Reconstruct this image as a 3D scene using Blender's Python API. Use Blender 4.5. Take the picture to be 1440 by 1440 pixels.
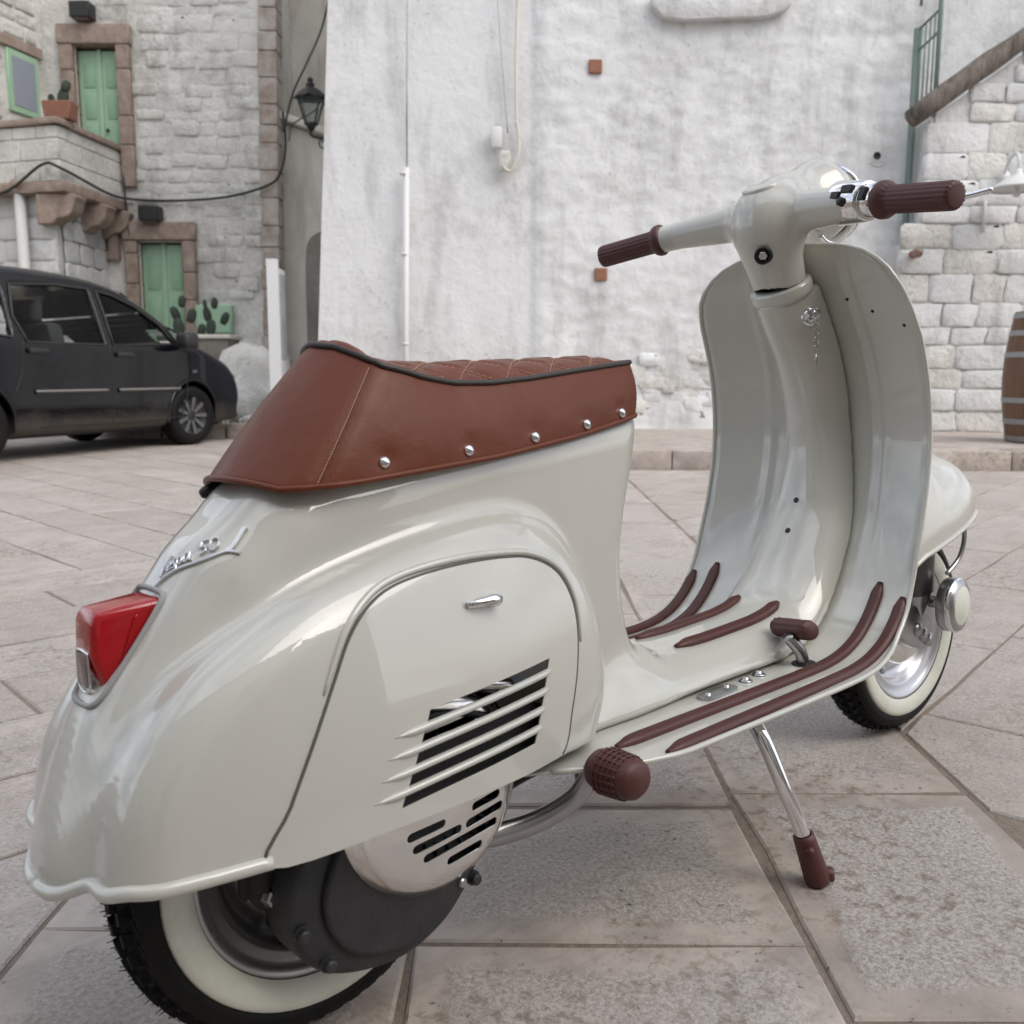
import bpy, bmesh, math, random
import numpy as np
from mathutils import Vector, Matrix, geometry
random.seed(7); RNG = np.random.default_rng(7)
for o in list(bpy.data.objects): bpy.data.objects.remove(o)
S = bpy.context.scene; C = S.collection
R = math.radians
# ------------------------------------------------------------------ camera
CAM = Vector((-0.4309, -0.7917, 0.6465)); YAW = R(48.508); PIT = R(8.406); ROL = R(0.19)
cd = bpy.data.cameras.new('camera'); cam = bpy.data.objects.new('camera', cd); C.objects.link(cam)
fw = Vector((math.cos(YAW)*math.cos(PIT), math.sin(YAW)*math.cos(PIT), -math.sin(PIT)))
rt = Vector((math.sin(YAW), -math.cos(YAW), 0)); up = rt.cross(fw)
r2 = rt*math.cos(ROL)+up*math.sin(ROL); u2 = up*math.cos(ROL)-rt*math.sin(ROL)
cam.matrix_world = Matrix(((r2.x,u2.x,-fw.x,CAM.x),(r2.y,u2.y,-fw.y,CAM.y),(r2.z,u2.z,-fw.z,CAM.z),(0,0,0,1)))
cd.sensor_width = 36; cd.lens = 36*0.924; cd.clip_start = 0.05; cd.clip_end = 500
cd.dof.use_dof = True; cd.dof.focus_distance = 1.25; cd.dof.aperture_fstop = 9.0
S.camera = cam
# ------------------------------------------------------------------ sky, sun, exposure
SUN_EL, SUN_AZ = R(48), R(-78)      # direction towards the sun, azimuth counter-clockwise from +x
w = bpy.data.worlds.new('World'); S.world = w; w.use_nodes = True
nt = w.node_tree; nt.nodes.clear()
def wn(t): return nt.nodes.new(t)
sky = wn('ShaderNodeTexSky'); sky.sky_type = 'NISHITA'; sky.sun_disc = False
sky.sun_elevation = SUN_EL; sky.sun_rotation = R(90)-SUN_AZ; sky.dust_density = 3.0; sky.air_density = 1.0
hs = wn('ShaderNodeHueSaturation'); hs.inputs['Saturation'].default_value = 0.85
tc = wn('ShaderNodeTexCoord'); mp = wn('ShaderNodeMapping'); mp.inputs['Scale'].default_value = (1,1,2.2)
nz = wn('ShaderNodeTexNoise'); nz.inputs['Scale'].default_value = 2.3; nz.inputs['Detail'].default_value = 7; nz.inputs['Roughness'].default_value = .55
rp = wn('ShaderNodeValToRGB'); rp.color_ramp.elements[0].position = .40; rp.color_ramp.elements[1].position = .66
mx = wn('ShaderNodeMix'); mx.data_type = 'RGBA'; mx.blend_type = 'MIX'
mx.inputs[7].default_value = (10.3,10.6,11.3,1)
bg = wn('ShaderNodeBackground'); bg.inputs['Strength'].default_value = 0.1
out = wn('ShaderNodeOutputWorld')
L = nt.links.new
L(sky.outputs[0], hs.inputs['Color']); L(tc.outputs['Generated'], mp.inputs[0]); L(mp.outputs[0], nz.inputs['Vector'])
L(nz.outputs[0], rp.inputs[0]); L(rp.outputs[0], mx.inputs[0]); L(hs.outputs[0], mx.inputs[6]); L(mx.outputs[2], bg.inputs[0]); L(bg.outputs[0], out.inputs[0])
sl = bpy.data.lights.new('sun','SUN'); sl.energy = 1.0; sl.angle = R(50); sl.color = (1,.96,.9)
so = bpy.data.objects.new('sun', sl); C.objects.link(so)
sd = Vector((math.cos(SUN_AZ)*math.cos(SUN_EL), math.sin(SUN_AZ)*math.cos(SUN_EL), math.sin(SUN_EL)))
so.rotation_euler = sd.to_track_quat('Z','Y').to_euler(); so.location = sd*60
S.view_settings.view_transform = 'Standard'; S.view_settings.look = 'None'
S.view_settings.exposure = 0.72; S.view_settings.gamma = 1
# ------------------------------------------------------------------ materials
MATS = {}
class NB:
    def __init__(s, name):
        s.m = bpy.data.materials.new(name); s.m.use_nodes = True; s.t = s.m.node_tree
        s.b = s.t.nodes['Principled BSDF']; MATS[name] = s.m
    def n(s, typ, **kw):
        n = s.t.nodes.new('ShaderNode'+typ)
        for k, v in kw.items():
            if hasattr(n, k) and k not in n.inputs: setattr(n, k, v)
            else: n.inputs[k].default_value = v
        return n
    def l(s, a, b): s.t.links.new(a, b)
    def coord(s, kind='Object', scale=(1,1,1)):
        c = s.n('TexCoord'); m = s.n('Mapping'); m.inputs['Scale'].default_value = scale
        s.l(c.outputs[kind], m.inputs[0]); return m.outputs[0]
    def pos(s, scale=(1,1,1)):
        c = s.n('NewGeometry'); m = s.n('Mapping'); m.inputs['Scale'].default_value = scale
        s.l(c.outputs['Position'], m.inputs[0]); return m.outputs[0]
    def noise(s, vec, scale, detail=4, rough=.55):
        n = s.n('TexNoise', Scale=scale, Detail=detail, Roughness=rough); s.l(vec, n.inputs['Vector']); return n.outputs[0]
    def ramp(s, fac, stops):
        r = s.n('ValToRGB'); e = r.color_ramp.elements
        while len(e) < len(stops): e.new(.5)
        for k, (p, c) in enumerate(stops):
            e[k].position = p; e[k].color = (c,c,c,1) if isinstance(c,(int,float)) else (*c,1)
        s.l(fac, r.inputs[0]); return r.outputs[0]
    def mix(s, fac, a, b, blend='MIX'):
        m = s.n('Mix'); m.data_type = 'RGBA'; m.blend_type = blend
        for i, v in ((0,fac),(6,a),(7,b)):
            if hasattr(v,'links'): s.l(v, m.inputs[i])
            else: m.inputs[i].default_value = v if i == 0 else ((*v,1) if len(v)==3 else v)
        return m.outputs[2]
    def bump(s, h, strength, dist=.01, prev=None):
        b = s.n('Bump', Strength=strength, Distance=dist); s.l(h, b.inputs['Height'])
        if prev is not None: s.l(prev, b.inputs['Normal'])
        return b.outputs[0]
    def set(s, **kw):
        for k, v in kw.items():
            k = k.replace('_',' ')
            i = s.b.inputs[k]
            if hasattr(v,'links'): s.l(v, i)
            else: i.default_value = v if not isinstance(v, tuple) or len(v)==4 or k in('Normal',) else (*v,1)
        return s.m
def simple(name, col, rough=.5, metal=0, coat=0, nscale=0, namt=.15, bump=0, bscale=200, spec=.5):
    b = NB(name); kw = dict(Roughness=rough, Metallic=metal, Coat_Weight=coat)
    b.b.inputs['Specular IOR Level'].default_value = spec
    b.b.inputs['Coat Roughness'].default_value = .04
    v = b.coord()
    if nscale:
        f = b.noise(v, nscale, 5, .6)
        kw['Base_Color'] = b.mix(f, tuple(c*(1-namt) for c in col), tuple(min(1,c*(1+namt)) for c in col))
    else: kw['Base_Color'] = col
    if bump: kw['Normal'] = b.bump(b.noise(v, bscale, 3, .6), bump, .002)
    return b.set(**kw)
def build_materials():
    b = NB('paint'); v = b.coord()
    f = b.noise(v, 60, 2, .5)
    b.b.inputs['Coat Roughness'].default_value = .025
    b.set(Base_Color=(.530,.526,.474), Roughness=.42, Coat_Weight=1.0, Coat_IOR=1.68, Normal=b.bump(f, .012, .002))
    simple('dark_steel', (.10,.10,.10), .35, .8); simple('chrome', (.82,.82,.83), .07, 1); simple('steel', (.42,.42,.42), .3, 1, nscale=40, namt=.2)
    b = NB('aluminium'); v = b.coord(); f = b.noise(v, 35, 6, .65)
    b.set(Base_Color=b.mix(f,(.74,.72,.69),(.88,.87,.85)), Metallic=1, Roughness=b.ramp(b.noise(v,22,5,.6),[(.3,.10),(.75,.28)]), Normal=b.bump(b.noise(v,9,3,.5),.15,.01))
    simple('engine_black', (.030,.030,.031), .45, 0, nscale=30, namt=.5, bump=.35, bscale=260, spec=.4)
    simple('black', (.012,.012,.012), .5); simple('cavity', (.02,.02,.02), .8)
    simple('rim_grey', (.40,.40,.405), .32, .85, nscale=20, namt=.12)
    simple('rim_silver', (.50,.50,.52), .3, .8)
    b = NB('leather'); v = b.coord()
    f = b.noise(v, 14, 3, .5); vo = b.n('TexVoronoi', Scale=900.0); b.l(v, vo.inputs['Vector'])
    b.set(Base_Color=b.mix(f,(.118,.0265,.0080),(.146,.034,.0108)), Roughness=b.ramp(b.noise(v,30,3,.5),[(.3,.33),(.7,.45)]), Normal=b.bump(vo.outputs[0], .22, .0008, b.bump(b.noise(v,16,4,.55),.16,.012)), Specular_IOR_Level=.32)
    simple('seam_dark', (.10,.10,.09), .6); simple('piping', (.028,.022,.018), .42); simple('stitch', (.50,.30,.19), .75)
    b = NB('brown_rubber'); v = b.coord(); f = b.noise(v, 25, 4, .6)
    b.set(Base_Color=b.mix(f,(.062,.017,.014),(.088,.025,.020)), Roughness=.48, Normal=b.bump(b.noise(v,300,2,.5),.12,.001))
    simple('tyre', (.0065,.0065,.0065), .6, nscale=50, namt=.4, bump=.3, bscale=400, spec=.2)
    b = NB('whitewall'); v = b.coord(); f = b.noise(v, 9, 6, .7)
    b.set(Base_Color=b.mix(b.ramp(f,[(.45,0),(.8,.6)]),(.68,.69,.61),(.40,.41,.33)), Roughness=.6, Normal=b.bump(b.noise(v,180,2,.5),.12,.001))
    b = NB('red_lens'); lw = b.n('LayerWeight', Blend=.35)
    b.b.inputs['Coat Roughness'].default_value = .02
    b.set(Base_Color=(.52,.006,.012), Roughness=.14, Coat_Weight=.5, Transmission_Weight=.35, IOR=1.49)
    b = NB('clear_lens'); b.set(Base_Color=(.30,.22,.22), Roughness=.22, Transmission_Weight=.3)
    simple('gasket', (.33,.33,.33), .6); simple('badge_metal', (.62,.63,.64), .28, .75)
    b = NB('glass'); b.b.inputs['Specular IOR Level'].default_value = .5
    b.set(Base_Color=(.62,.70,.66), Roughness=.02, Transmission_Weight=.92, IOR=1.1)
build_materials()
M = lambda k: MATS[k]
# ------------------------------------------------------------------ mesh helpers
def obj(name, verts, faces, mat, parent=None, smooth=True, normals=None, attr=None):
    me = bpy.data.meshes.new(name); me.from_pydata([tuple(map(float,v)) for v in verts], [], [tuple(map(int,f)) for f in faces]); me.update()
    if attr is not None:
        a = me.attributes.new('edge','FLOAT','POINT'); a.data.foreach_set('value', [float(t) for t in attr])
    if smooth: me.polygons.foreach_set('use_smooth', [True]*len(me.polygons))
    if normals is not None: me.normals_split_custom_set_from_vertices([tuple(map(float,n)) for n in normals])
    for m in (mat if isinstance(mat,(list,tuple)) else [mat]): me.materials.append(M(m) if isinstance(m,str) else m)
    o = bpy.data.objects.new(name, me); C.objects.link(o)
    if parent is not None: o.parent = parent
    return o
def empty(name, loc=(0,0,0), rot=(0,0,0), parent=None):
    o = bpy.data.objects.new(name, None); C.objects.link(o); o.location = loc; o.rotation_euler = rot; o.empty_display_size = .05
    if parent is not None: o.parent = parent
    return o
def tag(o, label, cat, group=None):
    o['label'] = label; o['category'] = cat
    if group: o['group'] = group
    return o
class MB:
    def __init__(s): s.v = []; s.f = []
    def add(s, v, f):
        n = len(s.v); s.v += [tuple(map(float,p)) for p in v]; s.f += [tuple(int(i)+n for i in q) for q in f]; return s
    def build(s, name, mat, parent=None, smooth=False): 
        return obj(name, s.v, s.f, mat, parent, smooth)
def spline(pts, n=8, closed=False):
    P = np.array(pts, float); N = len(P); o = []
    for i in range(N if closed else N-1):
        if closed: a,b,c,d = P[i-1],P[i],P[(i+1)%N],P[(i+2)%N]
        else: a,b,c,d = P[max(i-1,0)],P[i],P[i+1],P[min(i+2,N-1)]
        for t in np.linspace(0,1,n,endpoint=False):
            o.append(.5*((2*b)+(c-a)*t+(2*a-5*b+4*c-d)*t*t+(3*b-a-3*c+d)*t**3))
    if not closed: o.append(P[-1])
    return np.array(o)
def frames(path):
    P = np.array(path, float); T = np.gradient(P, axis=0); T /= np.linalg.norm(T,axis=1)[:,None]+1e-12
    n = np.cross(T[0],(0,0,1.)); 
    if np.linalg.norm(n) < .1: n = np.cross(T[0],(0,1.,0))
    n /= np.linalg.norm(n); Ns = [n]
    for t in T[1:]:
        n = Ns[-1]-t*(Ns[-1]@t); Ns.append(n/np.linalg.norm(n))
    Ns = np.array(Ns); return P, T, Ns, np.cross(T,Ns)
def tube(path, rad, seg=10, caps=True, closed=False):
    P,T,N,B = frames(path); n = len(P); rad = np.broadcast_to(np.array(rad,float),(n,))
    V = []; F = []
    for i in range(n):
        for k in range(seg):
            a = 2*math.pi*k/seg; V.append(P[i]+rad[i]*(math.cos(a)*N[i]+math.sin(a)*B[i]))
    for i in range(n if closed else n-1):
        j = (i+1)%n
        for k in range(seg):
            k2 = (k+1)%seg; F.append((i*seg+k, i*seg+k2, j*seg+k2, j*seg+k))
    if caps and not closed:
        F.append(tuple(range(seg))[::-1]); F.append(tuple((n-1)*seg+k for k in range(seg)))
    return V, F
def basis(axis):
    a = np.array(axis,float); a /= np.linalg.norm(a); t = np.array((0,0,1.)) if abs(a[2])<.9 else np.array((1.,0,0))
    u = np.cross(t,a); u /= np.linalg.norm(u); return a, u, np.cross(a,u)
def revolve(profile, centre, axis, seg=48, closed_profile=False, a0=0, a1=2*math.pi):
    a,u,v = basis(axis); c = np.array(centre,float); V = []; F = []; n = len(profile); full = abs(a1-a0-2*math.pi) < 1e-6
    m = seg if full else seg+1
    for k in range(m):
        t = a0+(a1-a0)*k/seg; d = math.cos(t)*u+math.sin(t)*v
        for (r,h) in profile: V.append(c+d*r+a*h)
    for k in range(seg):
        k2 = (k+1)%m
        for i in range(n if closed_profile else n-1):
            j = (i+1)%n; F.append((k*n+i, k2*n+i, k2*n+j, k*n+j))
    return V, F
def box(x0,x1,y0,y1,z0,z1):
    V = [(x,y,z) for z in (z0,z1) for y in (y0,y1) for x in (x0,x1)]
    return V, [(0,2,3,1),(4,5,7,6),(0,1,5,4),(2,6,7,3),(0,4,6,2),(1,3,7,5)]
def bevel_obj(name, V, F, mat, parent=None, width=.004, seg=2, smooth=True, angle=35):
    bm = bmesh.new(); vs = [bm.verts.new(p) for p in V]
    for f in F: bm.faces.new([vs[i] for i in f])
    bm.normal_update(); bmesh.ops.recalc_face_normals(bm, faces=bm.faces)
    ed = [e for e in bm.edges if len(e.link_faces)==2 and e.calc_face_angle() > R(angle)]
    bmesh.ops.bevel(bm, geom=ed, offset=width, segments=seg, profile=.5, affect='EDGES', clamp_overlap=True)
    me = bpy.data.meshes.new(name); bm.to_mesh(me); bm.free()
    if smooth:
        me.polygons.foreach_set('use_smooth',[True]*len(me.polygons))
        try: me.set_sharp_from_angle(angle=R(40))
        except Exception: pass
    me.materials.append(M(mat) if isinstance(mat,str) else mat)
    o = bpy.data.objects.new(name, me); C.objects.link(o)
    if parent is not None: o.parent = parent
    return o
def extrude_poly(P, y0, y1, ax='y'):
    n = len(P)
    def p(a,b,t): return (a,t,b) if ax=='y' else (t,a,b) if ax=='x' else (a,b,t)
    V = [p(a,b,y0) for a,b in P]+[p(a,b,y1) for a,b in P]
    F = [tuple(range(n)), tuple(range(2*n-1,n-1,-1))]+[(i,n+i,n+(i+1)%n,(i+1)%n) for i in range(n)]
    return V, F
# ---- implicit surfaces
def poly_sdf(P, X, Z):
    P = np.array(P,float); d = np.full(X.shape, 1e9); ins = np.zeros(X.shape,bool); n = len(P)
    for i in range(n):
        a = P[i]; b = P[(i+1)%n]; e = b-a; wx = X-a[0]; wz = Z-a[1]
        t = np.clip((wx*e[0]+wz*e[1])/(e@e+1e-15),0,1); d = np.minimum(d,(wx-e[0]*t)**2+(wz-e[1]*t)**2)
        c = ((a[1]<=Z)&(b[1]>Z))|((b[1]<=Z)&(a[1]>Z))
        if abs(e[1])>1e-12: ins ^= c&(X < a[0]+(Z-a[1])*e[0]/e[1])
    d = np.sqrt(d); return np.where(ins,-d,d)
def rmax(a,b,r): return np.minimum(np.maximum(a+r,b+r),0)+np.hypot(np.maximum(a+r,0),np.maximum(b+r,0))-r
def smin(a,b,k):
    h = np.clip(.5+.5*(b-a)/k,0,1); return b+(a-b)*h-k*h*(1-h)
def sstep(a,b,x):
    t = np.clip((x-a)/(b-a),0,1); return t*t*(3-2*t)
def round_cone(p, a, b, ra, rb):
    a = np.array(a); b = np.array(b); ba = b-a; l = np.linalg.norm(ba)
    pa = [p[i]-a[i] for i in range(3)]; t = np.clip(sum(pa[i]*ba[i] for i in range(3))/(l*l),0,1)
    return np.sqrt(sum((pa[i]-t*ba[i])**2 for i in range(3)))-(ra+(rb-ra)*t)
def surf_nets(f, org, h):
    nx,ny,nz = f.shape; s = f < 0
    cnt = np.zeros((nx-1,ny-1,nz-1)); acc = np.zeros((nx-1,ny-1,nz-1,3))
    off = [(0,0,0),(1,0,0),(0,1,0),(1,1,0),(0,0,1),(1,0,1),(0,1,1),(1,1,1)]
    sl = lambda o: (slice(o[0],nx-1+o[0]),slice(o[1],ny-1+o[1]),slice(o[2],nz-1+o[2]))
    for i in range(8):
        for ax in range(3):
            if off[i][ax]: continue
            o2 = list(off[i]); o2[ax] = 1
            a = f[sl(off[i])]; b = f[sl(o2)]; m = (a<0)!=(b<0)
            t = np.where(m, a/np.where(m,a-b,1), 0)
            cnt += m
            for k in range(3): acc[...,k] += m*(off[i][k]+(t if k==ax else 0))
    act = cnt > 0; idx = -np.ones(act.shape,int); idx[act] = np.arange(act.sum())
    ii = np.argwhere(act); V = ii+acc[act]/cnt[act][:,None]
    F = []
    for ax in range(3):
        a = [slice(None)]*3; b = [slice(None)]*3; a[ax] = slice(0,-1); b[ax] = slice(1,None)
        sa = s[tuple(a)]; sb = s[tuple(b)]; e = np.argwhere(sa!=sb)
        u,v = (ax+1)%3,(ax+2)%3
        e = e[(e[:,u]>0)&(e[:,v]>0)&(e[:,u]<f.shape[u]-1)&(e[:,v]<f.shape[v]-1)]
        q = []
        for du,dv in ((-1,-1),(0,-1),(0,0),(-1,0)):
            c = e.copy(); c[:,u] += du; c[:,v] += dv; q.append(idx[c[:,0],c[:,1],c[:,2]])
        q = np.stack(q,1); fl = ~sa[e[:,0],e[:,1],e[:,2]]; q[fl] = q[fl][:,::-1]; F.append(q)
    F = np.concatenate(F); F = F[(F>=0).all(1)]
    g = np.stack(np.gradient(f),-1)
    i0 = np.clip(np.floor(V).astype(int),0,np.array(f.shape)-2); t = V-i0; N = np.zeros_like(V)
    for o in off:
        wgt = np.prod([t[:,k] if o[k] else 1-t[:,k] for k in range(3)],axis=0)
        N += wgt[:,None]*g[i0[:,0]+o[0],i0[:,1]+o[1],i0[:,2]+o[2]]
    N /= np.linalg.norm(N,axis=1)[:,None]+1e-12
    return V*h+np.array(org), F, N
def cdt_panel(outer, holes, step, yfun, nfun=None):
    """flat (x,z) outline with holes -> triangles, lifted by yfun; returns verts, faces"""
    pts = []; edges = []
    def loop(P):
        n0 = len(pts); pts.extend(Vector((float(a),float(b))) for a,b in P); n = len(P)
        edges.extend((n0+i, n0+(i+1)%n) for i in range(n))
    loop(outer)
    for hP in holes: loop(hP)
    o = np.array(outer); xs = np.arange(o[:,0].min(),o[:,0].max(),step); zs = np.arange(o[:,1].min(),o[:,1].max(),step)
    X,Z = np.meshgrid(xs,zs); keep = poly_sdf(outer,X,Z) < -step*.45
    for hP in holes: keep &= poly_sdf(hP,X,Z) > step*.45
    pts.extend(Vector((float(a),float(b))) for a,b in zip(X[keep],Z[keep]))
    r = geometry.delaunay_2d_cdt(pts, edges, [], 0, 1e-7)
    V = np.array([(v.x,v.y) for v in r[0]]); Fs = [f for f in r[2]]
    cen = np.array([V[list(f)].mean(0) for f in Fs])
    ok = poly_sdf(outer,cen[:,0],cen[:,1]) < 0
    for hP in holes: ok &= poly_sdf(hP,cen[:,0],cen[:,1]) > 0
    Fs = [f for f,k in zip(Fs,ok) if k]
    return V, Fs
def thick(V, F, N, t):
    """give an open surface thickness t along -N"""
    V = np.array(V); N = np.array(N); n = len(V); E = {}
    for f in F:
        for a,b in zip(f, f[1:]+f[:1]): E[(a,b)] = 1
    rim = [(a,b) for (a,b) in E if (b,a) not in E]
    V2 = np.vstack([V, V-N*t]); F2 = [tuple(f) for f in F]+[tuple(i+n for i in f[::-1]) for f in F]+[(b,a,a+n,b+n) for a,b in rim]
    return V2, F2
def bez_script(strokes, n=10): return [spline(s, n) for s in strokes]
def dens_loop(P, n):
    o = []
    for a,b in zip(P, P[1:]+P[:1]):
        for t in np.linspace(0,1,n,endpoint=False): o.append((a[0]+(b[0]-a[0])*t, a[1]+(b[1]-a[1])*t))
    return o
# ---- materials of the place
def place_materials():
    b = NB('slab'); v = b.pos(); oi = b.n('ObjectInfo'); at = b.n('Attribute'); at.attribute_name = 'edge'; e = at.outputs['Fac']
    big = b.noise(v, 2.6, 6, .62); mid = b.noise(v, 9, 6, .65); fine = b.noise(v, 150, 4, .7); pick = b.noise(v, 150, 5, .85)
    c1 = b.mix(b.ramp(oi.outputs['Random'],[(0,0),(1,1)]), (.405,.352,.315), (.520,.465,.425))
    c2 = b.mix(b.ramp(big,[(.45,0),(.72,.6)]), c1, (.37,.30,.245))
    vs = b.n('Mapping'); vs.inputs['Scale'].default_value = (1.2,7,1); vs.inputs['Rotation'].default_value = (0,0,.1); b.l(v, vs.inputs[0])
    str_ = b.noise(vs.outputs[0], 3.0, 5, .6)
    c2 = b.mix(b.ramp(str_,[(.48,0),(.70,.55)]), c2, (.30,.24,.215))
    c3 = b.mix(b.ramp(mid,[(.35,.5),(.6,0)]), c2, (.205,.185,.168))
    spk = b.ramp(pick,[(.40,0),(.59,1)]); rough_c = b.mix(spk, (.245,.218,.195), (.62,.585,.55))
    en = b.n('Math', operation='ADD'); b.l(e, en.inputs[0]); en.use_clamp = False
    ns_ = b.n('Math', operation='MULTIPLY_ADD'); b.l(b.noise(v, 26, 4, .7), ns_.inputs[0]); ns_.inputs[1].default_value = 1.6; ns_.inputs[2].default_value = -.8; b.l(ns_.outputs[0], en.inputs[1])
    e = b.ramp(en.outputs[0],[(.25,0),(.75,1)])
    m_ = b.n('Math', operation='MULTIPLY'); b.l(e, m_.inputs[0]); b.l(b.ramp(oi.outputs['Random'],[(0,.72),(.35,.48),(.6,.78),(1,.58)]), m_.inputs[1])
    c4 = b.mix(m_.outputs[0], c3, rough_c)
    lich = b.n('Math', operation='MULTIPLY'); b.l(b.ramp(b.noise(v,55,5,.75),[(.60,0),(.68,1)]), lich.inputs[0]); b.l(b.ramp(b.noise(v,3.1,3,.5),[(.50,0),(.60,1)]), lich.inputs[1])
    c5 = b.mix(lich.outputs[0], c4, (.045,.043,.038))
    rust = b.n('Math', operation='MULTIPLY'); b.l(b.ramp(b.noise(v,40,4,.7),[(.5,0),(.66,.8)]), rust.inputs[0]); b.l(b.ramp(b.noise(v,1.9,3,.5),[(.48,0),(.62,1)]), rust.inputs[1])
    c6 = b.mix(rust.outputs[0], c5, (.16,.115,.07))
    hb = b.n('Math', operation='MULTIPLY'); b.l(pick, hb.inputs[0]); b.l(e, hb.inputs[1])
    n1 = b.bump(hb.outputs[0], .5, .006); n2 = b.bump(fine, .22, .004, n1); n3 = b.bump(mid, .25, .012, n2)
    b.set(Base_Color=c6, Roughness=b.ramp(mid,[(.3,.55),(.7,.8)]), Normal=n3)
    b = NB('mortar'); v = b.pos(); f = b.noise(v, 60, 5, .7)
    b.set(Base_Color=b.mix(f,(.15,.115,.088),(.33,.28,.235)), Roughness=.95, Normal=b.bump(f,.9,.01))
    def lime(name, clean, dirt, ds=(.42,.66), moss=0, bumpk=.5, spk_=.7):
        b = NB(name); v = b.pos(); sv_ = b.pos((1.6,1.6,.35))
        big = b.noise(v, 1.1, 7, .62); streak = b.noise(sv_, 2.4, 6, .6); fine = b.noise(v, 24, 7, .68)
        c = b.mix(b.ramp(big,[(ds[0],0),(ds[1],.75)]), clean, dirt); c = b.mix(b.ramp(streak,[(.52,0),(.74,.65)]), c, tuple(k*.62 for k in dirt))
        sp = b.n('Math', operation='MULTIPLY'); b.l(b.ramp(fine,[(.56,0),(.70,spk_)]), sp.inputs[0]); b.l(b.ramp(big,[(.40,0),(.62,1)]), sp.inputs[1])
        c = b.mix(sp.outputs[0], c, (.17,.16,.14))
        if moss:
            mm = b.n('Math', operation='MULTIPLY'); b.l(b.ramp(b.noise(v,7,5,.7),[(.42,0),(.62,1)]), mm.inputs[0]); b.l(b.ramp(b.noise(v,.9,3,.5),[(.48,0),(.62,moss)]), mm.inputs[1])
            c = b.mix(mm.outputs[0], c, (.12,.125,.075))
        b.set(Base_Color=c, Roughness=.88, Normal=b.bump(fine, bumpk, .02, b.bump(b.noise(v,5,5,.6), bumpk, .05)))
    lime('plaster', (.72,.727,.73), (.57,.57,.55), (.48,.78), .2, .32, .5)
    lime('limewash', (.74,.73,.69), (.53,.51,.465), (.41,.69), .4, .8, .8)
    lime('limewash_white', (.70,.705,.70), (.52,.515,.49), (.44,.74), .25, .6, .5)
    lime('old_stone', (.30,.28,.24), (.16,.15,.125), (.40,.66), .8, .7)
    lime('grey_plaster', (.66,.625,.555), (.53,.495,.43), (.42,.68), 0, .25, .4)
    lime('warm_house', (.50,.46,.40), (.36,.33,.28), (.42,.70), 0, .3)
    b = NB('pink_stone'); v = b.pos(); f = b.noise(v, 9, 7, .65)
    b.set(Base_Color=b.mix(b.ramp(f,[(.3,0),(.7,1)]),(.235,.175,.142),(.42,.335,.28)), Roughness=.85, Normal=b.bump(b.noise(v,30,5,.6),.5,.02))
    b = NB('quoin_stone'); v = b.pos(); f = b.noise(v, 5, 7, .65)
    b.set(Base_Color=b.mix(b.ramp(f,[(.36,0),(.62,1)]),(.33,.25,.205),(.52,.48,.43)), Roughness=.85, Normal=b.bump(b.noise(v,30,5,.6),.5,.02))
    simple('green_paint', (.35,.53,.37), .5, nscale=4, namt=.14, bump=.1, bscale=60)
    simple('green_dark', (.29,.47,.315), .5, nscale=4, namt=.14)
    simple('gate_green', (.16,.22,.195), .55, nscale=20, namt=.2)
    simple('terracotta', (.27,.125,.08), .8, nscale=12, namt=.25); simple('iron', (.018,.018,.019), .5); simple('cable_black', (.03,.03,.03), .6)
    simple('white_plastic', (.66,.66,.65), .5, nscale=5, namt=.08); simple('cactus', (.020,.032,.019), .6, nscale=20, namt=.35)
    simple('lilac_glass', (.30,.33,.38), .2); simple('sign_white', (.70,.71,.72), .45); simple('sign_face', (.40,.41,.43), .5, nscale=7, namt=.5)
    b = NB('weathered_wood'); v = b.coord('Object',(1,1,.12)); f = b.noise(v, 18, 7, .7)
    b.set(Base_Color=b.mix(b.ramp(f,[(.3,0),(.7,1)]),(.055,.043,.034),(.25,.215,.18)), Roughness=.85, Normal=b.bump(f,.8,.02))
    b = NB('barrel_wood'); v = b.coord('Object',(1,1,.15)); f = b.noise(v, 14, 6, .6)
    b.set(Base_Color=b.mix(f,(.085,.042,.022),(.20,.10,.055)), Roughness=.55, Normal=b.bump(f,.3,.005))
    simple('hoop', (.33,.33,.34), .45, .8, nscale=20, namt=.2)
    b = NB('car_paint'); v = b.coord(); sp = b.n('SeparateXYZ'); b.l(v, sp.inputs[0]); b.b.inputs['Coat Roughness'].default_value = .06
    ad = b.n('Math', operation='ADD'); b.l(sp.outputs[2], ad.inputs[0]); nn_ = b.noise(v, 3.5, 6, .65); sc_ = b.n('Math', operation='MULTIPLY'); b.l(nn_, sc_.inputs[0]); sc_.inputs[1].default_value = .30; b.l(sc_.outputs[0], ad.inputs[1])
    d = b.ramp(ad.outputs[0],[(.34,.7),(.58,.0)])
    b.b.inputs['Specular IOR Level'].default_value = .18
    b.set(Base_Color=b.mix(d,(.003,.0033,.0055),(.10,.088,.072)), Roughness=b.ramp(d,[(0,.22),(1,.75)]), Coat_Weight=b.ramp(d,[(.1,.65),(.6,.03)]))
    simple('car_trim', (.018,.018,.018), .55); simple('car_strip', (.23,.22,.21), .5); simple('hubcap', (.16,.16,.165), .4, .6); simple('car_seat', (.02,.02,.022), .8)
    b = NB('car_glass'); b.set(Base_Color=(.78,.84,.82), Roughness=.02, Transmission_Weight=1.0, IOR=1.06); b.b.inputs['Coat Weight'].default_value = .35; b.b.inputs['Coat Roughness'].default_value = .02
    b = NB('leaf'); v = b.pos(); b.set(Base_Color=b.mix(b.noise(v,30,3,.6),(.05,.075,.022),(.13,.14,.05)), Roughness=.7)
    simple('window_dark', (.02,.022,.025), .1, spec=.6); simple('roof_tile', (.20,.10,.065), .85, nscale=8, namt=.3)
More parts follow.
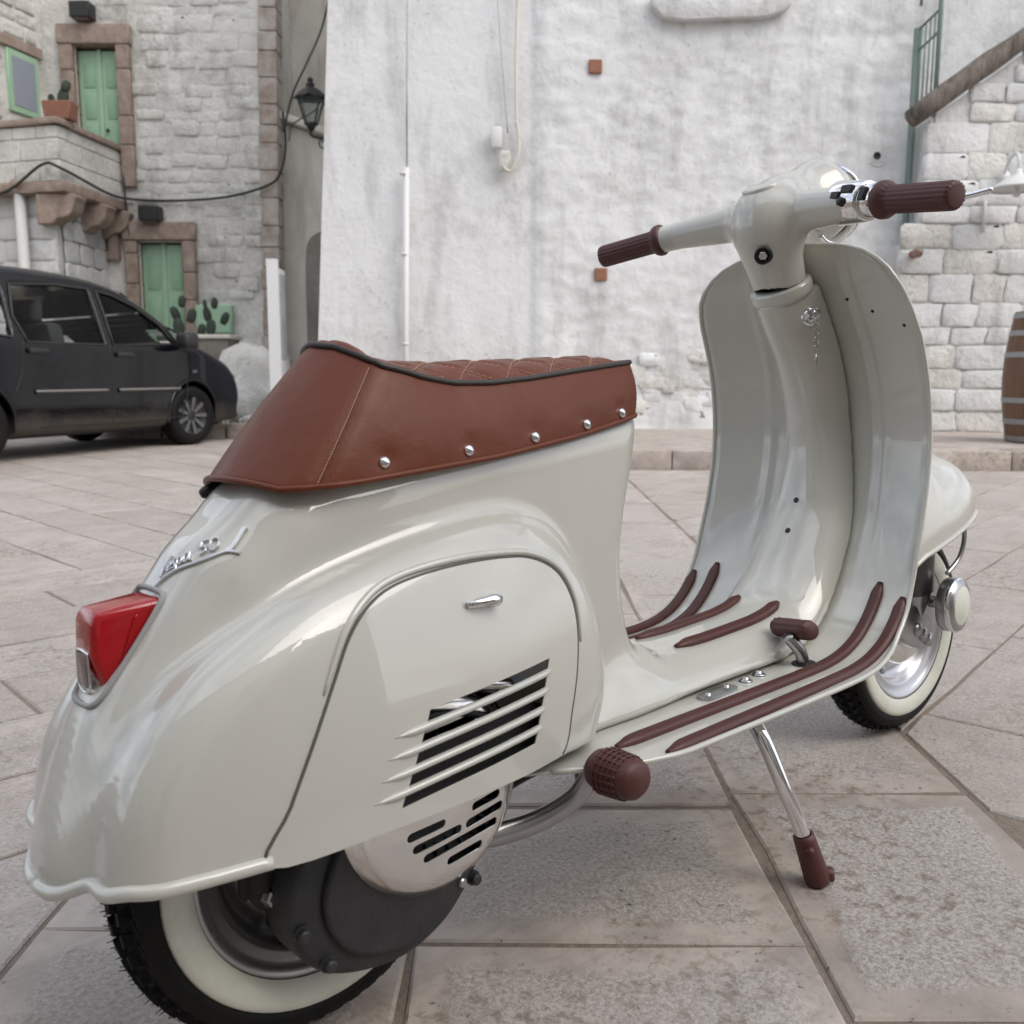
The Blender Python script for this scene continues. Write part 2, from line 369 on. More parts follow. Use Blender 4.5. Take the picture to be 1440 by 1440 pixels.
    simple('shutter', (.13,.20,.16), .6)
place_materials()
# ================================================================== THE PLACE
VR = YAW-R(90)                                   # background frame: x to the right, y away along the street, z up
fwd2 = np.array((math.cos(YAW),math.sin(YAW))); rgt2 = np.array((math.sin(YAW),-math.cos(YAW))); O2 = np.array((CAM.x,CAM.y))
def VF(X,D,Z=0): p = O2+rgt2*X+fwd2*D; return (p[0],p[1],Z)
def thing(name,label,cat,X,D,Z=0,rz=0,group=None): return tag(empty(name,VF(X,D,Z),(0,0,VR+rz)),label,cat,group)
from mathutils import noise as mnoise
def fbm(x,y,z=0,s=1.,o=5):
    return mnoise.fractal(Vector((x*s,y*s,z*s)),1.0,2.0,o)
# ---------------- ground and paving
ground = obj('ground',[(-90,-90,-.0050),(90,-90,-.0050),(90,90,-.0050),(-90,90,-.0050)],[(0,1,2,3)],'mortar'); ground['kind'] = 'structure'
def clip(P, n, c):           # keep n.p <= c
    o = []
    for i in range(len(P)):
        a = P[i]; b = P[(i+1)%len(P)]; da = a@n-c; db = b@n-c
        if da <= 0: o.append(a)
        if (da<0) != (db<0) and abs(da-db)>1e-12: o.append(a+(b-a)*(da/(da-db)))
    return o
def inset(P, d):
    c = np.mean(P,axis=0); Q = [p.copy() for p in P]; out_ = list(P)
    for i in range(len(P)):
        e = P[(i+1)%len(P)]-P[i]; l_ = np.linalg.norm(e)
        if l_ < 1e-6: continue
        n = np.array((e[1],-e[0]))/l_
        if (c-P[i])@n > 0: n = -n
        out_ = clip(out_, n, n@P[i]-d)
        if len(out_) < 3: return []
    # drop doubles
    r = []
    for p in out_:
        if not r or np.linalg.norm(p-r[-1]) > .004: r.append(p)
    if len(r)>2 and np.linalg.norm(r[0]-r[-1]) < .004: r.pop()
    return r
def slab_mesh(P, z0, margin, rise):
    P = inset(P, (.0034 if margin>.025 else .0026)+random.random()*.0015)
    if len(P) < 3: return None
    pts = []
    for i in range(len(P)):
        a = P[i]; b = P[(i+1)%len(P)]; k = max(1,int(np.linalg.norm(b-a)/.16))
        for j in range(k): 
            q = a+(b-a)*j/k; pts.append(q+RNG.normal(0,.0024,2))
    c = np.mean(pts,axis=0); n = len(pts)
    def ring(d, z): 
        o = []
        for p in pts:
            v = c-p; l_ = np.linalg.norm(v); o.append((*(p+v/l_*min(d*1.2,l_*.45)), z))
        return o
    V = ring(0,z0-.03)+ring(.001,z0-.0028)+ring(.0045,z0)+ring(margin,z0)+ring(margin+.030,z0+rise)+[(*c,z0+rise)]
    A = ([0]*(4*n)+[1]*n+[1]) if margin > .025 else [.55]*(5*n+1); F = []
    for k in range(4):
        for i in range(n): F.append((k*n+i,k*n+(i+1)%n,(k+1)*n+(i+1)%n,(k+1)*n+i))
    for i in range(n): F.append((4*n+i,4*n+(i+1)%n,5*n))
    ar = sum(pts[i][0]*pts[(i+1)%n][1]-pts[(i+1)%n][0]*pts[i][1] for i in range(n))
    if ar < 0: F = [f[::-1] for f in F]
    return V,F,A
nC = np.array((.75,-.661)); nC /= np.linalg.norm(nC); tC = np.array((.661,.75)); tC /= np.linalg.norm(tC)
SLABS = []
def rows(ang, offs, lens, tr, clips, margin, rise, forced={}):
    t = np.array((math.cos(ang),math.sin(ang))); n = np.array((t[1],-t[0]))
    for ri,(o0,o1) in enumerate(zip(offs[:-1],offs[1:])):
        js = sorted(forced.get(ri,[])); x = tr[0]-random.random()*lens[0]; cuts = [x]
        while x < tr[1]:
            x += random.uniform(*lens); cuts.append(x)
        if js:
            cuts = [c_ for c_ in cuts if all(abs(c_-j)>lens[0]*.6 for j in js) and not (js[0]<c_<js[-1])]+js; cuts.sort()
        for a,b in zip(cuts[:-1],cuts[1:]):
            P = [n*o0+t*a,n*o1+t*a,n*o1+t*b,n*o0+t*b]
            for (cn,cc) in clips: P = clip(P,cn,cc)
            if len(P) < 3: continue
            ar = abs(sum(P[i][0]*P[(i+1)%len(P)][1]-P[(i+1)%len(P)][0]*P[i][1] for i in range(len(P))))/2
            if ar < .004: continue
            SLABS.append((np.mean(P,axis=0),P,margin,rise))
kD = 6.34   # kerb line depth
clipD = (fwd2, fwd2@O2+kD-.004); clipN = (-fwd2, -(fwd2@O2+.15))
KX = -1.75; 
rows(R(48.6),[-.35,.09,.5425,.9167],(.5,.85),(-.6,8.5),[clipD,clipN],.030,.0012,{0:[.148],1:[.123,.468],2:[-.013,.52]})
aL = R(2); nL = np.array((math.sin(aL),-math.cos(aL)))
rows(aL,[-k for k in (2.44,2.18,1.92,1.64,1.37,1.10,.83,.56,.29,.02,-.25)],(.45,1.05),(-2.5,3.0),[clipD,clipN,(nC,-.352),(np.array((0,1.)),2.44)],.02,.0004)
rows(R(94),[-2.2,-1.9,-1.65,-1.38,-1.1,-.85,-.6,-.35,-.09,.18,.45,.70,.96,1.22,1.52,1.80,2.08,2.36,2.64,2.92,3.2,3.5,3.8,4.1,4.4],(.5,1.1),(2.2,8.8),[clipN,(nC,-.352),(np.array((0,-1.)),-2.44),(rgt2, rgt2@O2+KX-.02 if False else 99)],.02,.0004)
rows(R(9),[-4.5+.262*k for k in range(26)],(.35,.8),(.5,8.2),[clipD,clipN,(-nC,-.918)],.02,.0004)
def vis(c):
    d = c-O2; X = d@rgt2; D = d@fwd2; return D > .2 and abs(X) < .60*D+.55
SLABS = [s for s in SLABS if vis(s[0])]
# beyond the kerb line the plaza only continues on the left, past the corner of the white house
def allowed(c):
    d = c-O2; X = d@rgt2; D = d@fwd2
    return D < kD or X < KX-.1
SLABS = [s for s in SLABS if allowed(s[0])]
SLABS.sort(key=lambda s: np.linalg.norm(s[0]-O2))
far = MB(); farA = []
for i,(c,P,mg,rs) in enumerate(SLABS):
    z0 = random.uniform(-.0025,.0); q = slab_mesh([np.array(p) for p in P], z0, mg, rs)
    if q is None: continue
    if i < 299:
        ce = np.array((*c,0)); obj('paving_slab',[np.array(v)-ce for v in q[0]],q[1],'slab',ground,False,None,q[2]).location = (c[0],c[1],0)
    else: far.add(q[0],q[1]); farA += q[2]
if far.v: o = obj('far_paving',far.v,far.f,'slab',ground,False,None,farA); o['kind'] = 'stuff'
# ---------------- raised pavement with kerb stones
pave = obj('pavement',[(KX,kD+.3,-.01),(9,kD+.3,-.01),(9,9.2,-.01),(KX,9.2,-.01),(KX,kD+.3,.118),(9,kD+.3,.118),(9,9.2,.118),(KX,9.2,.118)],[(4,5,6,7),(0,1,5,4),(3,0,4,7),(1,2,6,5)],'mortar'); pave['kind'] = 'structure'; pave.location = (CAM.x,CAM.y,0); pave.rotation_euler = (0,0,VR)
kx = KX; cuts = [KX,-.85,.12,1.075,2.05,3.36,4.4,5.4,6.4,7.4,8.4]
for a,b in zip(cuts[:-1],cuts[1:]):
    V,F = box(a+.004,b-.004,kD+random.uniform(-.004,.004),kD+.31,-.02,.13+random.uniform(-.003,.003)); bevel_obj('kerb_stone',V,F,'slab',pave,.008,2)
x = KX
for (d0,d1) in ((kD+.318,kD+.85),(kD+.856,kD+1.42),(kD+1.426,kD+2.0),(kD+2.006,kD+2.7)):
    x = KX
    while x < 8.4:
        l_ = random.uniform(.6,1.0); sk = (d1-d0)*-.45; V,F = box(x+.004,x+l_-.004,d0,d1,.06,.128+random.uniform(-.002,.002)); V = [(p[0]+(sk if p[1]==d1 else 0),p[1],p[2]) for p in V]
        bevel_obj('paving_stone',V,F,'slab',pave,.005,1); x += l_
# ---------------- stones
def stone_variant(k):
    rs = np.random.default_rng(100+k); n = 8; V = []; ang = [R(a) for a in (22,68,112,158,202,248,292,338)]
    def rr(s, d, jit): 
        o = []
        for a in ang:
            x = (1 if math.cos(a)>0 else -1)*(1 if abs(math.cos(a))>.7 else .84); z = (1 if math.sin(a)>0 else -1)*(1 if abs(math.sin(a))>.7 else .80)
            o.append((x*.5*s+rs.normal(0,jit), d+rs.normal(0,.004), z*.5*s+rs.normal(0,jit)))
        return o
    V = rr(1.0,.0,.012)+rr(.985,-.45,.018)+rr(.84,-.92,.05)
    F = []
    for q in range(2):
        for i in range(n): F.append((q*n+(i+1)%n,(q+1)*n+(i+1)%n,(q+1)*n+i,q*n+i))
    F.append(tuple(range(2*n,3*n)))
    me = bpy.data.meshes.new('stone'); me.from_pydata(V,[],F); me.update(); me.polygons.foreach_set('use_smooth',[True]*len(me.polygons)); return me
STONES = {}
def stone(par, x, y, z, w_, h_, dep, mat, rot=0):
    k = (mat,random.randrange(8))
    if k not in STONES: me = stone_variant(k[1]); me.materials.append(M(mat)); STONES[k] = me
    o = bpy.data.objects.new('stone',STONES[k]); C.objects.link(o); o.parent = par; o.location = (x,y,z); o.scale = (w_,dep,h_); o.rotation_euler = (0,random.uniform(-.03,.03),rot); return o
def wall_grid(X0,X1,Z0,Z1,step,disp,y=0):
    nx = int((X1-X0)/step)+1; nz_ = int((Z1-Z0)/step)+1; V=[];F=[]
    for j in range(nz_+1):
        for i in range(nx+1):
            x = X0+(X1-X0)*i/nx; z = Z0+(Z1-Z0)*j/nz_; V.append((x,y-disp(x,z),z))
    for j in range(nz_):
        for i in range(nx): a=j*(nx+1)+i; F.append((a,a+1,a+nx+2,a+nx+1))
    return V,F
# ---------------- the white house straight ahead
WD = 8.9
wh = thing('white_house','large whitewashed house wall with rough plaster, pipe and stone sill','house',0,WD,0)
def wd_(x,z):
    left = sstep(.30,.10,np.array(x)); rough = .020*fbm(x,z,0,1.5,6)+.009*fbm(x,z*1.8,5,5,4)
    course = .013*abs(math.sin((z+.05*fbm(x,z,2,1.2,2))*math.pi/.36))**.35*max(0,.4+fbm(x,z,9,.6,3))
    sm = .010*fbm(x,z,3,.9,5)
    base = .05*max(0,1-z/.55)**1.5
    return float(left*sm+(1-left)*(rough+course+.030*(x>.18)))+base
Vw,Fw = wall_grid(-1.62,3.75,.10,4.4,.028,wd_); Vw = [(x-(.055*(4.2-z) if x<-1.6 else .055*(4.2-z)*max(0,1-(x+1.62)/1.2)),y,z) for x,y,z in Vw]
obj('plaster_wall',Vw,Fw,'plaster',wh)
V,F = box(-1.60,9,.06,7,0,9); V = [(x-(.055*(4.2-z)-.03 if x<-1 else 0),y,z) for x,y,z in V]; obj('house_block',V,F,'plaster',wh,False)
V,F = box(-1.60,9,.0,.1,4.38,9); obj('upper_wall',V,F,'plaster',wh,False)
# sill and window above
V,F = extrude_poly([(1.20,3.80),(1.30,3.71),(1.5,3.69),(2.2,3.72),(2.36,3.77),(2.42,3.82),(2.42,3.90),(1.20,3.89)],-.13,.02); bevel_obj('window_sill',V,F,'limewash_white',wh,.015,2)
V,F = box(1.35,2.28,-.005,.05,3.9,5.1); obj('window',V,F,'shutter',wh,False)
def tile(x,z,s): bevel_obj('terracotta_tile',*box(x,x+s,-.062,.03,z,z+s*.98),'terracotta',wh,.006,1)
tile(.665,3.265,.118); tile(.745,1.475,.115)
# ---- conduit, cables and fittings on the white house
cond = thing('drain_pipe','thin white plastic conduit pipe running down the plaster wall','pipe',-.95,WD-.05,0)
P = [(-.035,-.045,.12),(-.03,-.04,1.0),(-.005,-.035,2.45)]; obj('pipe',*tube(P,.028,14),'white_plastic',cond)
for z in (.9,1.7,2.4): obj('clip',*tube([(-.03,-.04,z-.012),(-.03,-.04,z+.012)],.034,14),'white_plastic',cond)
obj('feed_cable',*tube([(.0,-.03,2.44),(.008,-.035,3.1),(.03,-.04,4.3),(.02,-.04,5)],.007,6),'steel',cond)
cb = thing('wall_cable','old cable dropping to a small junction box on plaster','cable',0,WD-.04,0)
obj('cable',*tube(spline([(.03,-.03,4.6),(.035,-.035,3.9),(.02,-.04,3.3),(.03,-.04,2.8)],6),.014,8),'grey_plaster',cb)
obj('thin_cable',*tube(spline([(-.20,-.03,4.6),(-.12,-.03,3.6),(-.05,-.04,2.75)],6),.006,6),'steel',cb)
bevel_obj('junction_box',*box(-.20,-.10,-.08,0,2.62,2.80),'white_plastic',cb,.015,2); bevel_obj('junction_box',*box(-.13,-.02,-.07,0,2.42,2.60),'limewash',cb,.02,2)
obj('loop_cable',*tube(spline([(.03,-.05,2.85),(.05,-.07,2.6),(-.02,-.08,2.42),(-.09,-.07,2.46)],6),.012,8),'grey_plaster',cb)
ey = thing('vent_bracket','small dark vent hole with curved metal bracket in plaster','bracket',3.245,WD-.06,2.545)
obj('hole',*revolve([(.035,.0),(.03,-.01),(0,-.01)],(0,-.03,0.02),(0,-1,0),18),'black',ey)
obj('bracket',*tube([(.075*math.cos(a),-.05,-.02+.055*math.sin(a)) for a in np.linspace(math.pi*1.1,math.pi*1.9,10)],.008,8),'steel',ey)
for z,x in ((1.78,3.52),(1.64,3.60)):
    pass
# rubble half showing through the whitewash at the foot of the wall
for k in range(46):
    x = random.gauss(1.45,.36); z = .17+abs(random.gauss(0,.33)); 
    if not (.6<x<2.3 and z<1.15): continue
    stone(wh,x,-.012,z,random.uniform(.12,.30),random.uniform(.08,.15),random.uniform(.022,.05),'old_stone' if z<.32 and random.random()<.5 else random.choice(['plaster','limewash_white','limewash']))
for k in range(14): stone(wh,random.uniform(2.7,3.35),-.01,.17+abs(random.gauss(0,.2)),random.uniform(.14,.28),random.uniform(.09,.15),random.uniform(.022,.045),random.choice(['plaster','limewash_white','limewash']))
# ---------------- stone stair wall on the right
RD = 8.55
rw = thing('stair_wall','whitewashed block wall of an outside stair, rising to the right','wall',0,RD,0)
def rtop(x): return 2.78+(x-3.40)*.70
V,F = extrude_poly([(3.42,.10),(8.5,.10),(8.5,rtop(8.5)-.1),(3.60,rtop(3.6)-.1),(3.58,1.85),(3.42,1.75)],.02,1.1); obj('wall_core',V,F,'limewash_white',rw,False)
z = .13
while z < 5.6:
    h_ = random.uniform(.15,.27); x = 3.40 if z < 1.75 else 3.56
    while x < 5.3:
        l_ = random.uniform(.26,.56); zt = rtop(x+.02)-.06
        if z+h_*.5 < zt: stone(rw,x+l_/2,.03,z+min(h_,max(.08,zt-z+.1))/2,l_*1.015,min(h_,max(.08,zt-z+.1))*1.02,random.uniform(.036,.056),random.choice(['limewash_white','limewash_white','limewash']))
        x += l_
    z += h_
beam = thing('handrail_beam','weathered round wooden beam capping the stair wall','beam',3.40,RD-.03,2.80)
Pb = np.array([(t*3.2,-.02+.02*math.sin(t*6),t*3.2*.70+.015*math.sin(t*9)) for t in np.linspace(0,1,16)]); ob = tube(Pb,[.078,.09]+[.086+.008*math.sin(k*2.1) for k in range(14)],12); obj('log',ob[0],ob[1],'weathered_wood',beam)
gate = thing('iron_gate','narrow green iron railing gate at the head of the stair','gate',3.52,RD+.22,1.9,R(-58))
for k in range(6): obj('bar',*tube([(.042*k,0,.95+.02*k),(.042*k,0,1.70+.02*k)],.007 if 0<k<5 else .014,8),'gate_green',gate)
obj('post',*tube([(0,0,-.7),(0,0,1.72)],.03,8),'gate_green',gate); obj('post',*tube([(.215,0,.5),(.215,0,3.2)],.020,8),'gate_green',gate)
for z0,z1 in ((.98,1.10),(1.70,1.82),(1.52,1.64)): obj('rail',*tube([(0,0,z0),(.215,0,z1)],.011,8),'gate_green',gate)
obj('stay',*tube([(.02,.0,1.9),(.03,0,3.2)],.012,8),'gate_green',gate)
st = thing('spout','rusty pipe stub poking out of the stair wall','pipe',3.50,RD-.08,1.68); obj('stub',*tube([(0,.1,0),(0,-.05,-.01)],.035,12),'terracotta',st); obj('collar',*revolve([(.045,0),(.045,.02),(.03,.02)],(0,-.04,0),(0,-1,0),16),'old_stone',st)
lamp = thing('wall_lamp','white enamel cone wall lamp on a curved arm','lamp',4.20,RD-.35,2.17)
obj('shade',*revolve([(.215,-.005),(.225,0),(.205,.018),(.10,.085),(.035,.125),(.03,.16),(0,.165)],(0,0,0),(0,0,1),36),'white_plastic',lamp)
obj('arm',*tube(spline([(0,0,.15),(0,.0,.24),(.02,.10,.31),(.03,.22,.27),(.03,.30,.16)],7),.014,8),'white_plastic',lamp); obj('wall_plate',*revolve([(.05,0),(.05,.02),(0,.025)],(.03,.30,.16),(0,-1,0),18),'white_plastic',lamp)
obj('bulb',*revolve([(0,-.07),(.025,-.06),(.033,-.035),(.022,0),(.02,.03)],(0,0,0),(0,0,1),16),'white_plastic',lamp); obj('hanging_cable',*tube([(-.10,.32,-.04),(-.10,.32,-.3)],.014,8),'white_plastic',lamp)
# barrel
bar = thing('barrel','old oak wine barrel with metal hoops standing on the pavement','barrel',4.08,7.25,.129)
bp = lambda h: .27+.055*math.sin(math.pi*h/.98); nst = 24
for k in range(nst):
    a0 = 2*math.pi*k/nst+.004; a1 = 2*math.pi*(k+1)/nst-.004; V=[];F=[]
    for i in range(9):
        h = .98*i/8
        for a,r_ in ((a0,bp(h)),((a0+a1)/2,bp(h)+.003),(a1,bp(h)),(a1,bp(h)-.02),(a0,bp(h)-.02)): V.append((r_*math.cos(a),r_*math.sin(a),h))
    for i in range(8):
        for j in range(5): F.append((i*5+j,i*5+(j+1)%5,(i+1)*5+(j+1)%5,(i+1)*5+j))
    F += [(4,3,2,1,0),(40,41,42,43,44)]; obj('stave',V,F,'barrel_wood',bar,False)
for h in (.03,.16,.32,.66,.82,.95):
    obj('hoop',*revolve([(bp(h-.02)+.003,-.02),(bp(h-.02)+.007,-.02),(bp(h+.02)+.007,.02),(bp(h+.02)+.003,.02)],(0,0,h),(0,0,1),40),'hoop',bar,False)
obj('lid',*revolve([(.255,.0),(0,.0)],(0,0,.945),(0,0,1),32),'barrel_wood',bar,False)
# ---------------- old stone house on the left
HD = 12.8
ho = thing('stone_house','old limewashed rubble-stone house with balcony and green doors','house',0,HD,0)
hx0,hx1 = -6.35,-3.02
Vh,Fh = wall_grid(hx0,hx1,0,5.6,.07,lambda x,z: .020*fbm(x,z,1,1.8,5),0.0); HOLE = [(-5.60,-5.05,3.0,4.74),(-4.91,-4.32,.05,2.33),(-5.51,-5.29,2.2,2.5)]
Fh = [f for f in Fh if not any(a<sum(Vh[i][0] for i in f)/4<b and c_<sum(Vh[i][2] for i in f)/4<d_ for a,b,c_,d_ in HOLE)]
Vh = [(x-.018*(5-z)*(x>-3.2),y,z) for x,y,z in Vh]
obj('facade',Vh,Fh,'limewash',ho); V,F = box(hx0,hx1-.05,.28,6,0,8); obj('house_block',V,F,'limewash',ho,False); V,F = box(hx0,hx1-.02,.0,.1,5.58,8); obj('upper_wall',V,F,'limewash',ho,False)
OPEN = [(-5.82,-4.90,3.2,5.02),(-5.10,-4.10,0,2.66),(-5.68,-5.12,2.0,2.68),(-4.22,-3.66,1.1,1.56),(-6.4,-5.78,0,5.6)]
z = .05; cnt = 0
while z < 5.55:
    h_ = random.uniform(.13,.22); x = hx0-random.random()*.2
    while x < hx1-.42:
        l_ = random.uniform(.20,.46); cx,cz = x+l_/2,z+h_/2
        if not any(a-l_*.3<cx<b+l_*.3 and c_-h_*.3<cz<d_+h_*.3 for a,b,c_,d_ in OPEN):
            stone(ho,cx,.015,cz+random.uniform(-.025,.025),l_*random.uniform(.92,1.03),h_*random.uniform(.90,1.03),random.uniform(.018,.045),'limewash'); cnt += 1
        x += l_
    z += h_
z = 0.05
while z < 5.5:    # pink quoins up the right-hand corner
    h_ = random.uniform(.22,.36); l_ = random.uniform(.20,.24)
    V,F = box(hx1-l_-.018*(5-z),hx1+.012-.018*(5-z),-.035-random.random()*.01,.3,z+.004,z+h_-.004); bevel_obj('quoin',V,F,'quoin_stone',ho,.012,1); z += h_
def door(name,label,X0,X1,Z0,Z1,fw_,open_right=False):
    t = thing(name,label,'door',(X0+X1)/2,HD-.02,Z0); w2 = (X1-X0)/2; H = Z1-Z0
    for sx_ in (-1,1):
        z = 0
        while z < H:
            h_ = min(random.uniform(.35,.6),H-z+.001); 
            if H-z-h_ < .15: h_ = H-z
            a,b = sorted((sx_*w2,sx_*(w2+fw_))); V,F = box(a,b,-.075,.25,z+.003,z+h_-.003); bevel_obj('jamb_stone',V,F,'pink_stone',t,.012,1); z += h_
    V,F = box(-w2-fw_-.02,w2+fw_+.02,-.08,.25,H+.003,H+fw_*1.45); bevel_obj('lintel',V,F,'pink_stone',t,.014,1)
    V,F = box(-w2,w2,.22,.27,0,H); obj('door_backing',V,F,'cavity',t,False)
    for sx_ in (-1,1):
        a,b = sorted((.012*sx_,w2*sx_*.99)); lf = bevel_obj('door_leaf',*box(a,b,.10,.15,.02,H-.03),'green_paint',t,.006,1)
        n_ = 4
        for k in range(n_):
            z0 = .10+(H-.2)*k/n_; z1 = .10+(H-.2)*(k+.82)/n_; bevel_obj('door_panel',*box(a+.06,b-.05,.088,.12,z0,z1),'green_dark',lf,.012,2)
    bevel_obj('centre_post',*box(-.03,.03,.075,.12,.02,H-.02),'green_paint',t,.006,1); obj('door_handle',*revolve([(.018,0),(.022,.02),(.012,.035),(0,.036)],(.07,.09,H*.42),(0,-1,0),14),'iron',t)
    return t
door('balcony_door','tall green panelled double door above the balcony, framed in pink stone',-5.60,-5.05,3.0,4.74,.17)
door('house_door','green double door at street level behind the black car',-4.91,-4.32,.05,2.33,.165)
sw_ = thing('small_window','small barred window with pink stone surround beside the corbels','window',-5.40,HD-.02,2.08)
for (a,b,c_,d_) in ((-.25,-.11,0,.56),(.11,.25,0,.56),(-.11,.11,.42,.56),(-.11,.11,0,.12)): bevel_obj('frame_stone',*box(a+.002,b-.002,-.06,.12,c_+.002,d_-.002),'pink_stone',sw_,.01,1)
obj('pane',*box(-.11,.11,.08,.1,.12,.42),'window_dark',sw_,False)
for k in range(3): obj('bar',*tube([(-.06+.06*k,.0,.12),(-.06+.06*k,.0,.42)],.008,6),'shutter',sw_)
obj('bar',*tube([(-.11,.0,.27),(.11,.0,.27)],.008,6),'shutter',sw_)
mt = thing('meter_box','pale green metal meter cabinet low on the stone house','cabinet',-3.94,HD-.05,1.13); bevel_obj('cabinet',*box(-.24,.24,-.05,.05,0,.38),'green_paint',mt,.01,1); bevel_obj('cabinet_door',*box(-.22,.22,-.062,-.04,.02,.36),'green_paint',mt,.006,1)
for nm,lab,X,Z in (('wall_light','black box wall light above the balcony door',-5.42,5.02),('wall_light','black box wall light above the street door',-4.69,2.56)):
    t = thing(nm,lab,'light',X,HD-.1,Z); bevel_obj('lamp_box',*box(-.13,.13,-.12,.08,0,.19),'iron',t,.01,1); obj('lamp_glass',*box(-.09,.09,-.09,.05,-.012,.004),'clear_lens',t,False)
# wing to the left with oblique window
wg = thing('house_wing','limewashed wing of the stone house with a slanted-looking green window','house',-6.02,HD,0)
ang = math.atan2(-1.6,-.42)
def wv(l,o,z): 
    d = np.array((math.cos(ang),math.sin(ang))); n = np.array((d[1],-d[0])); n = n if n[0]>0 else -n; q = d*l+n*o; return (q[0],q[1],z)
def wbox(l0,l1,o0,o1,z0,z1):
    V = [wv(l,o,z) for z in (z0,z1) for o in (o0,o1) for l in (l0,l1)]; return V,[(0,2,3,1),(4,5,7,6),(0,1,5,4),(2,6,7,3),(0,4,6,2),(1,3,7,5)]
V,F = wbox(0,3.2,-3,0,0,8); obj('wall',V,F,'limewash',wg,False)
z = 3.3
while z < 6:
    h_ = random.uniform(.15,.22); l = .08
    while l < 2.4:
        w_ = random.uniform(.2,.42)
        if not (.0<l+w_/2<.75 and 3.6<z+h_/2<4.75): p = wv(l+w_/2,-.015,z+h_/2); stone(wg,*p,w_*.95,h_*.93,random.uniform(.03,.055),'limewash',ang+R(180))
        l += w_
    z += h_
for (a,b,c_,d_) in ((.10,.66,4.55,4.68),): bevel_obj('window_lintel',*wbox(a-.06,b+.08,-.02,.05,c_,d_),'pink_stone',wg,.01,1)
bevel_obj('window_frame',*wbox(.12,.64,-.03,.035,3.80,4.54),'green_paint',wg,.01,1); obj('window_pane',*wbox(.19,.57,.0,.040,3.88,4.46),'lilac_glass',wg,False)
# balcony on corbels
bc = thing('balcony','stone balcony with coped parapet on carved pink corbels','balcony',0,HD,0)
c0 = np.array((-5.07,0.)); c1 = np.array((-5.24,-1.42)); c2 = np.array((-6.6,-1.05))     # plan: facade end, outer corner, left end
def slabwall(a,b,th,z0,z1,out=(0,0)):
    a = np.array(a,float); b = np.array(b,float); e = (b-a)/np.linalg.norm(b-a); n = np.array((e[1],-e[0])); V=[]
    for z in (z0,z1):
        for p in (a,b,b-n*th,a-n*th): V.append((p[0],p[1],z))
    return V,[(3,2,1,0),(4,5,6,7),(0,1,5,4),(1,2,6,5),(2,3,7,6),(3,0,4,7)]
for (a,b) in ((c1,c0),(c2,c1)):
    L_ = np.linalg.norm(b-a); e = (b-a)/L_; z = 2.82
    for h_ in (.24,.24,.14):
        l = 0
        while l < L_-.01:
            w_ = min(random.uniform(.32,.5),L_-l); w_ = L_-l if L_-l-w_ < .12 else w_
            V,F = slabwall(a+e*(l+.003),a+e*(l+w_-.003),.16,z+.003,z+h_-.003); bevel_obj('parapet_block',V,F,'limewash',bc,.008,1); l += w_
        z += h_
    V,F = slabwall(a-e*.06,b+e*.04,.24,3.445,3.52); V = [(p[0]+(.04 if (a is c1) else 0),p[1]-(.04 if a is c2 else 0),p[2]) for p in V]; bevel_obj('coping',V,F,'pink_stone',bc,.015,2)
V = [(*c0,2.70),(*c1,2.70),(*c2,2.70),(-6.6,0,2.70),(*c0,2.82),(*c1,2.82),(*c2,2.82),(-6.6,0,2.82)]; bevel_obj('balcony_floor',[(p[0]+(.05 if i%4<2 else 0),p[1]-(.04 if i%4 in(1,2) else 0),p[2]) for i,p in enumerate(V)],[(0,1,2,3),(7,6,5,4),(0,4,5,1),(1,5,6,2),(2,6,7,3),(3,7,4,0)],'pink_stone',bc,.015,2)
for t_ in (.05,.52,.90):
    p = c1+(c0-c1)*t_; prof = spline([(-.32,2.69),(.13,2.69),(.13,2.60),(.10,2.50),(.02,2.43),(-.08,2.41),(-.14,2.36),(-.32,2.34)],4)
    V,F = extrude_poly([tuple(q) for q in prof],p[1]+.0,p[1]+.28); bevel_obj('corbel',[(x+p[0]-.02,y,z_) for x,y,z_ in V],F,'pink_stone',bc,.012,1)
# lower bay wall under the balcony
by = thing('bay_wall','rough white block wall below the balcony behind the car','wall',0,HD,0)
V,F = extrude_poly([(-5.42,-1.20),(-5.36,.0),(-7.2,0),(-7.2,-.75)],0,2.69,'z'); obj('wall_core',V,F,'limewash_white',by,False)
z = .6
while z < 2.6:
    h_ = random.uniform(.17,.26); l = .02
    while l < 1.6:
        w_ = random.uniform(.25,.5); a = np.array((-5.42,-1.2)); e = np.array((-1.78,.45)); e/=np.linalg.norm(e); p = a+e*(l+w_/2); stone(by,p[0],p[1]+.01,z+h_/2,w_*.98,h_*.97,random.uniform(.03,.05),'limewash_white',math.atan2(e[1],e[0])+math.pi); l += w_
    l = .05
    while l < 1.0:
        w_ = random.uniform(.25,.4); stone(by,-5.39+.04*l,-1.15+l+w_/2,z+h_/2,w_*.98,h_*.97,random.uniform(.02,.04),'limewash_white',R(90)); l += w_
    z += h_
dp = thing('downpipe','fat white clay downpipe with collar on the bay wall','pipe',-5.82,HD-1.20,0); obj('pipe',*tube([(0,-.02,0),(0,-.02,2.78)],.062,16),'white_plastic',dp); obj('collar',*revolve([(.062,-.10),(.10,-.07),(.10,.03),(.075,.06)],(0,-.02,2.80),(0,0,1),18),'pink_stone',dp)
pot = thing('flower_pot','terracotta trough with a cactus on the balcony corner','pot',-5.26,HD-1.25,3.522)
V,F = box(-.17,.17,-.12,.12,0,.20); V = [(x*(1 if z else .86),y*(1 if z else .86),z) for x,y,z in V]; bevel_obj('trough',V,F,'terracotta',pot,.012,1)
